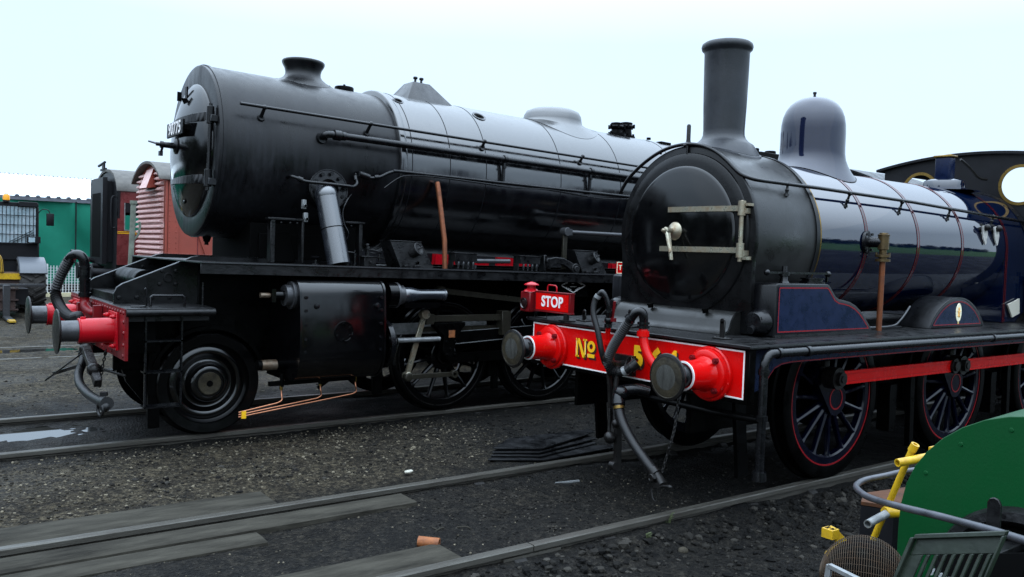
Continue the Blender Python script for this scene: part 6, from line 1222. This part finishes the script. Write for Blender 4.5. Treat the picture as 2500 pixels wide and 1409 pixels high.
# ------------------------------------------------------------------ foreground at the right
GM = thing('yard_machine', 'green machine with a rounded green side panel and a steel guard hoop', 'machine', (-1.3, -3.6, -.13))
pan = [(-3.214, .55), (-3.214, .855), (-3.218, .94), (-3.235, 1.02), (-3.262, 1.085), (-3.300, 1.143), (-3.350, 1.198), (-3.41, 1.245), (-3.48, 1.283), (-3.55, 1.306), (-3.62, 1.318), (-3.72, 1.322), (-4.3, 1.322), (-4.3, .55)]
b = B(); b.prism(pan, 'yz', -1.80, -1.785); spn = obj('side_panel', b, 'green', GM, bev=.002, smooth=25)
for y, z in ((-3.26, .93), (-3.30, 1.07), (-3.41, 1.19), (-3.56, 1.265)): b = B(); b.dome_head((-1.8, y, z), (-1, 0, 0), .008, .004); obj('screw_head', b, 'green', spn)
b = B(); q = pan[1:-1]; b.strip([(-1.785, y, z) for y, z in q], [(-1.52, y, z + .012) for y, z in q]); b.bx(-1.5, -1.0, -4.3, -3.4, -.13, .9); b.bx(-1.78, -1.0, -4.2, -3.35, .55, .75); obj('body', b, 'green', GM, smooth=30)
b = B(); rc = (-3.62, .77)
b.lathe((-1.80, rc[0], rc[1]), (-1, 0, 0), [(.205, .0), (.205, .03), (.225, .05), (.252, .045), (.262, .02), (.262, 0)], 64); b.use(1).lathe((-1.801, rc[0], rc[1]), (-1, 0, 0), [(0, .012), (.205, .012)], 40); b.use(0)
for k in range(14): a = R(26 * k); b.nut((-1.845, rc[0] + .24 * math.cos(a), rc[1] + .24 * math.sin(a)), (-1, 0, 0), .008, .008)
obj('rim', b, ('deck', 'dark'), GM, smooth=50)
b = B(); b.prism([(-3.650, .96), (-3.612, .96), (-3.612, 1.09), (-3.618, 1.103), (-3.630, 1.108), (-3.643, 1.103), (-3.650, 1.09)], 'yz', -2.06, -2.05); b.bx(-2.05, -1.80, -3.65, -3.61, .93, .95); obj('bracket', b, 'deck', GM, bev=.002)
b = B(); b.tube(smooth_path([(-2.30, -3.885, 1.075), (-2.2, -3.708, 1.053), (-2.1, -3.506, 1.024), (-2.0, -3.327, .991), (-1.88, -3.155, .958), (-1.80, -3.065, .948), (-1.73, -3.010, .942), (-1.65, -2.975, .938), (-1.58, -2.965, .938), (-1.50, -2.985, .945), (-1.38, -3.045, .967), (-1.1, -3.22, 1.0), (-.95, -3.45, 1.0)], 6), .0115, 12); b.tube([(-.95, -3.45, 1.0), (-1.0, -3.5, .7)], .0115, 8); obj('guard_hoop', b, 'tube', GM, smooth=60)
YF = thing('lifting_jack_frame', 'yellow tubular frame with stub sockets leaning behind the green panel', 'frame', (-1.5, -3.0, -.13))
b = B(); b.tube([(-1.5, -3.098, 1.085), (-1.5, -2.962, .70), (-1.5, -2.74, .0), (-1.5, -2.70, -.13)], .0125, 14); b.cyl((-1.5, -3.092, 1.068), (-1.5, -3.105, 1.095), .0155, n=16, hole=.009); b.cyl((-1.60, -3.092, 1.033), (-1.38, -3.17, 1.062), .0155, n=18, hole=.011); b.bx(-1.45, -1.2, -3.2, -3.13, 1.045, 1.085)
b.cyl((-1.55, -3.025, .82), (-1.35, -3.10, .815), .021, n=18); b.use(1).cyl((-1.70, -3.045, .806), (-1.53, -3.03, .818), .0155, n=18, hole=.011); obj('tube_frame', b, ('yellow', 'galv'), YF)
b = B(); b.use(0).bar((-1.9, -3.02, .812), (-1.83, -3.05, .74), .03, .03); b.bx(-1.925, -1.885, -3.045, -3.0, .785, .818); b.use(1).bx(-1.918, -1.892, -3.040, -3.025, .8185, .8195); b.bx(-1.918, -1.892, -3.019, -3.006, .8185, .8195); b.use(0).bar((-1.84, -3.04, .75), (-1.86, -2.99, .70), .03, .03); b.bar((-1.85, -3.0, .70), (-1.6, -2.9, -.1), .03, .03); obj('foot', b, ('yellow', 'dark'), YF, bev=.003)
# wire mesh basket (spark guard)
MB_ = thing('wire_basket', 'domed rusty wire mesh basket at the lower right corner', 'basket', (-2.25, -3.38, -.13))
b = B(); c = Vector((-2.25, -3.358, .818)); rr = .128
for k in range(60):
    ph = math.pi * (k + .5) / 60; h = rr * math.cos(ph); r_ = rr * math.sin(ph); n_ = 36
    b.tube([c + Vector((h * .5, -h * .86, 0)) + Vector((.86 * r_ * math.cos(t), .5 * r_ * math.cos(t), r_ * math.sin(t))) for t in [2 * math.pi * i / n_ for i in range(n_)]], .00085, 4, closed=True)
for k in range(40):
    t0 = math.pi * 2 * k / 40
    b.tube([c + Vector((rr * math.cos(p_) * .5 + .86 * rr * math.sin(p_) * math.cos(t0), -rr * math.cos(p_) * .86 + .5 * rr * math.sin(p_) * math.cos(t0), rr * math.sin(p_) * math.sin(t0))) for p_ in np.linspace(0, math.pi, 16)], .0006, 4)
obj('wire_dome', b, 'mesh', MB_)
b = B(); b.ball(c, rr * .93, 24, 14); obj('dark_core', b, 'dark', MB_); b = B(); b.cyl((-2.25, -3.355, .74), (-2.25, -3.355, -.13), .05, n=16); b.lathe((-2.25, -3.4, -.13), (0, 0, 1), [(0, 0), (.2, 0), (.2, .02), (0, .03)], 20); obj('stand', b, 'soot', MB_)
# olive plastic grille tray
CR = thing('slatted_tray', 'olive plastic slatted tray tilted in the lower right foreground', 'tray', (-2.45, -3.7, -.13))
b = B(); T_ = lambda u, v, w=0: Vector((-2.50, -3.640, 1.070)) + Vector((0, -.212, .070)) * u + Vector((-.055, .045, -.20)) * v + Vector((-1, 0, .1)) * w
def slab(u0, u1, v0, v1, w0=0., w1=.006): b.add([T_(u0, v0, w0), T_(u1, v0, w0), T_(u1, v1, w0), T_(u0, v1, w0), T_(u0, v0, w1), T_(u1, v0, w1), T_(u1, v1, w1), T_(u0, v1, w1)], [(0, 3, 2, 1), (4, 5, 6, 7), (0, 1, 5, 4), (1, 2, 6, 5), (2, 3, 7, 6), (3, 0, 4, 7)])
slab(-.02, 1.0, -.06, .0, 0, .018); slab(0, 1, .0, .22); slab(-.02, .16, .22, 1.3)
for k in range(8): u = .20 + .098 * k; slab(u, u + .045, .22, .95, 0, .008)
slab(.16, 1.0, .95, 1.3); slab(.97, 1.0, .0, 1.3, 0, .02); slab(-.06, -.01, -.02, 1.3, 0, .02)
b.add([T_(-.05, 0, .02), T_(1.0, 0, .02), T_(1.0, -.05, -.25), T_(-.05, -.05, -.25)], [(0, 1, 2, 3)]) if False else None
obj('slatted_face', b, 'olive', CR, bev=.0015)
b = B(); slab(.05, 1.0, .3, 1.3, -.20, -.19); obj('back_panel', b, 'dark', CR); b = B(); slab(.35, .85, .55, .62, -.045, -.04)
b = B()
for k in range(6): slab(.24 + .11 * k, .30 + .11 * k, .42 + .055 * k, .50 + .055 * k, -.03, -.025)
obj('white_tag', b, 'fence', CR)
b = B(); b.bx(-2.44, -2.25, -3.9, -3.56, -.13, .80); obj('base_box', b, 'soot', CR)
b = B(); b.bar((-2.6, -3.458, .960), (-2.62, -3.56, .957), .014, .012); b.bar((-2.6, -3.458, .962), (-2.60, -3.44, .80), .012, .014); b.bar((-2.6, -3.44, .81), (-2.6, -3.42, -.13), .012, .014); b.bar((-2.62, -3.56, .957), (-2.62, -3.57, -.13), .012, .014); obj('angle_frame', b, 'galv', None, 'galvanised angle iron frame in the bottom right corner', cat='frame', bev=.001)
b = B(); b.add([(-1.0, -2.62, .715), (-.85, -2.80, .80), (-1.0, -3.1, .80), (-1.25, -2.9, .765), (-1.16, -2.70, .72)], [(0, 1, 2, 3, 4)]); b.prism([(-1.0, -2.62), (-.85, -2.80), (-1.0, -3.1), (-1.25, -2.9), (-1.16, -2.70)], 'xy', -.13, .66); b.v = [(x, y, z if z < 0 else z) for x, y, z in b.v]
b = B(); top_ = [(-1.0, -2.62, .715), (-.85, -2.80, .775), (-1.0, -3.1, .80), (-1.25, -2.9, .765), (-1.16, -2.70, .72)]
b.add([Vector(p) for p in top_] + [Vector(p) - Vector((0, 0, .015)) for p in top_], [(0, 1, 2, 3, 4), (9, 8, 7, 6, 5)] + [(i, (i + 1) % 5, (i + 1) % 5 + 5, i + 5) for i in range(5)]); b.use(1)
b.add([Vector(p) * 1 - Vector((0, 0, .018)) for p in top_] + [Vector((x, y, -.13)) for x, y, z in top_], [(i, (i + 1) % 5, (i + 1) % 5 + 5, i + 5) for i in range(5)]); obj('rusty_box', b, ('rustlid', 'soot'), None, 'box with a sloping rusty brown lid between the yellow frame and the near rail', cat='box')

# ------------------------------------------------------------------ light, sky, camera
EL, AZ = 52, 215
W = bpy.data.worlds.new('World'); S.world = W; W.use_nodes = True; nt = W.node_tree; N = nt.nodes; L = nt.links
bg = N['Background']; sk = N.new('ShaderNodeTexSky'); sk.sky_type = 'NISHITA'; sk.sun_disc = False; sk.sun_elevation = R(EL); sk.sun_rotation = R(90 - AZ)
# overcast sky: brighter towards the zenith than at the horizon (CIE overcast distribution), faint cloud mottling
cl = N.new('ShaderNodeTexNoise'); cl.inputs['Scale'].default_value = 2.2; cl.inputs['Detail'].default_value = 5; tcw = N.new('ShaderNodeTexCoord'); L.new(tcw.outputs['Generated'], cl.inputs['Vector'])
sep = N.new('ShaderNodeSeparateXYZ'); L.new(tcw.outputs['Generated'], sep.inputs[0])
el = N.new('ShaderNodeMapRange'); el.inputs[1].default_value = .24; el.inputs[2].default_value = .95; L.new(sep.outputs['Z'], el.inputs[0])
clm = N.new('ShaderNodeMath'); clm.operation = 'MULTIPLY_ADD'; clm.inputs[1].default_value = .06; L.new(cl.outputs['Fac'], clm.inputs[0]); L.new(el.outputs[0], clm.inputs[2])
cr = N.new('ShaderNodeMix'); cr.data_type = 'RGBA'; cr.clamp_factor = True; cr.inputs[6].default_value = (7.9, 10.1, 12.6, 1); cr.inputs[7].default_value = (36.5, 44.5, 54., 1); L.new(clm.outputs[0], cr.inputs[0])
mx = N.new('ShaderNodeMix'); mx.data_type = 'RGBA'; mx.inputs[0].default_value = .93; L.new(sk.outputs[0], mx.inputs[6]); L.new(cr.outputs[2], mx.inputs[7])
L.new(mx.outputs[2], bg.inputs['Color']); bg.inputs['Strength'].default_value = .1
ld = bpy.data.lights.new('sun', 'SUN'); ld.energy = .5; ld.angle = R(130); ld.color = (1, .97, .92); lo = bpy.data.objects.new('sun', ld); COL.objects.link(lo)
sd = Vector((math.cos(R(EL)) * math.cos(R(AZ)), math.cos(R(EL)) * math.sin(R(AZ)), math.sin(R(EL)))); lo.rotation_euler = sd.to_track_quat('Z', 'Y').to_euler()
cd = bpy.data.cameras.new('camera'); co = bpy.data.objects.new('camera', cd); COL.objects.link(co); S.camera = co
cd.sensor_width = 36; cd.lens = 2054.74 / 2500 * 36; cd.clip_end = 2000; cd.clip_start = .05
yaw, pit, rol = .931, -.0417, .0336
f = Vector((math.cos(pit) * math.cos(yaw), math.cos(pit) * math.sin(yaw), math.sin(pit))); r0 = f.cross(Vector((0, 0, 1))).normalized(); u0 = r0.cross(f)
r_ = r0 * math.cos(rol) + u0 * math.sin(rol); u_ = -r0 * math.sin(rol) + u0 * math.cos(rol)
co.matrix_world = Matrix(((r_.x, u_.x, -f.x, -4.6221), (r_.y, u_.y, -f.y, -4.7145), (r_.z, u_.z, -f.z, 1.7641), (0, 0, 0, 1)))
S.view_settings.view_transform = 'Standard'; S.view_settings.look = 'None'; S.view_settings.exposure = 0.; S.view_settings.gamma = 1.
S.render.engine = 'CYCLES'; S.cycles.max_bounces = 6
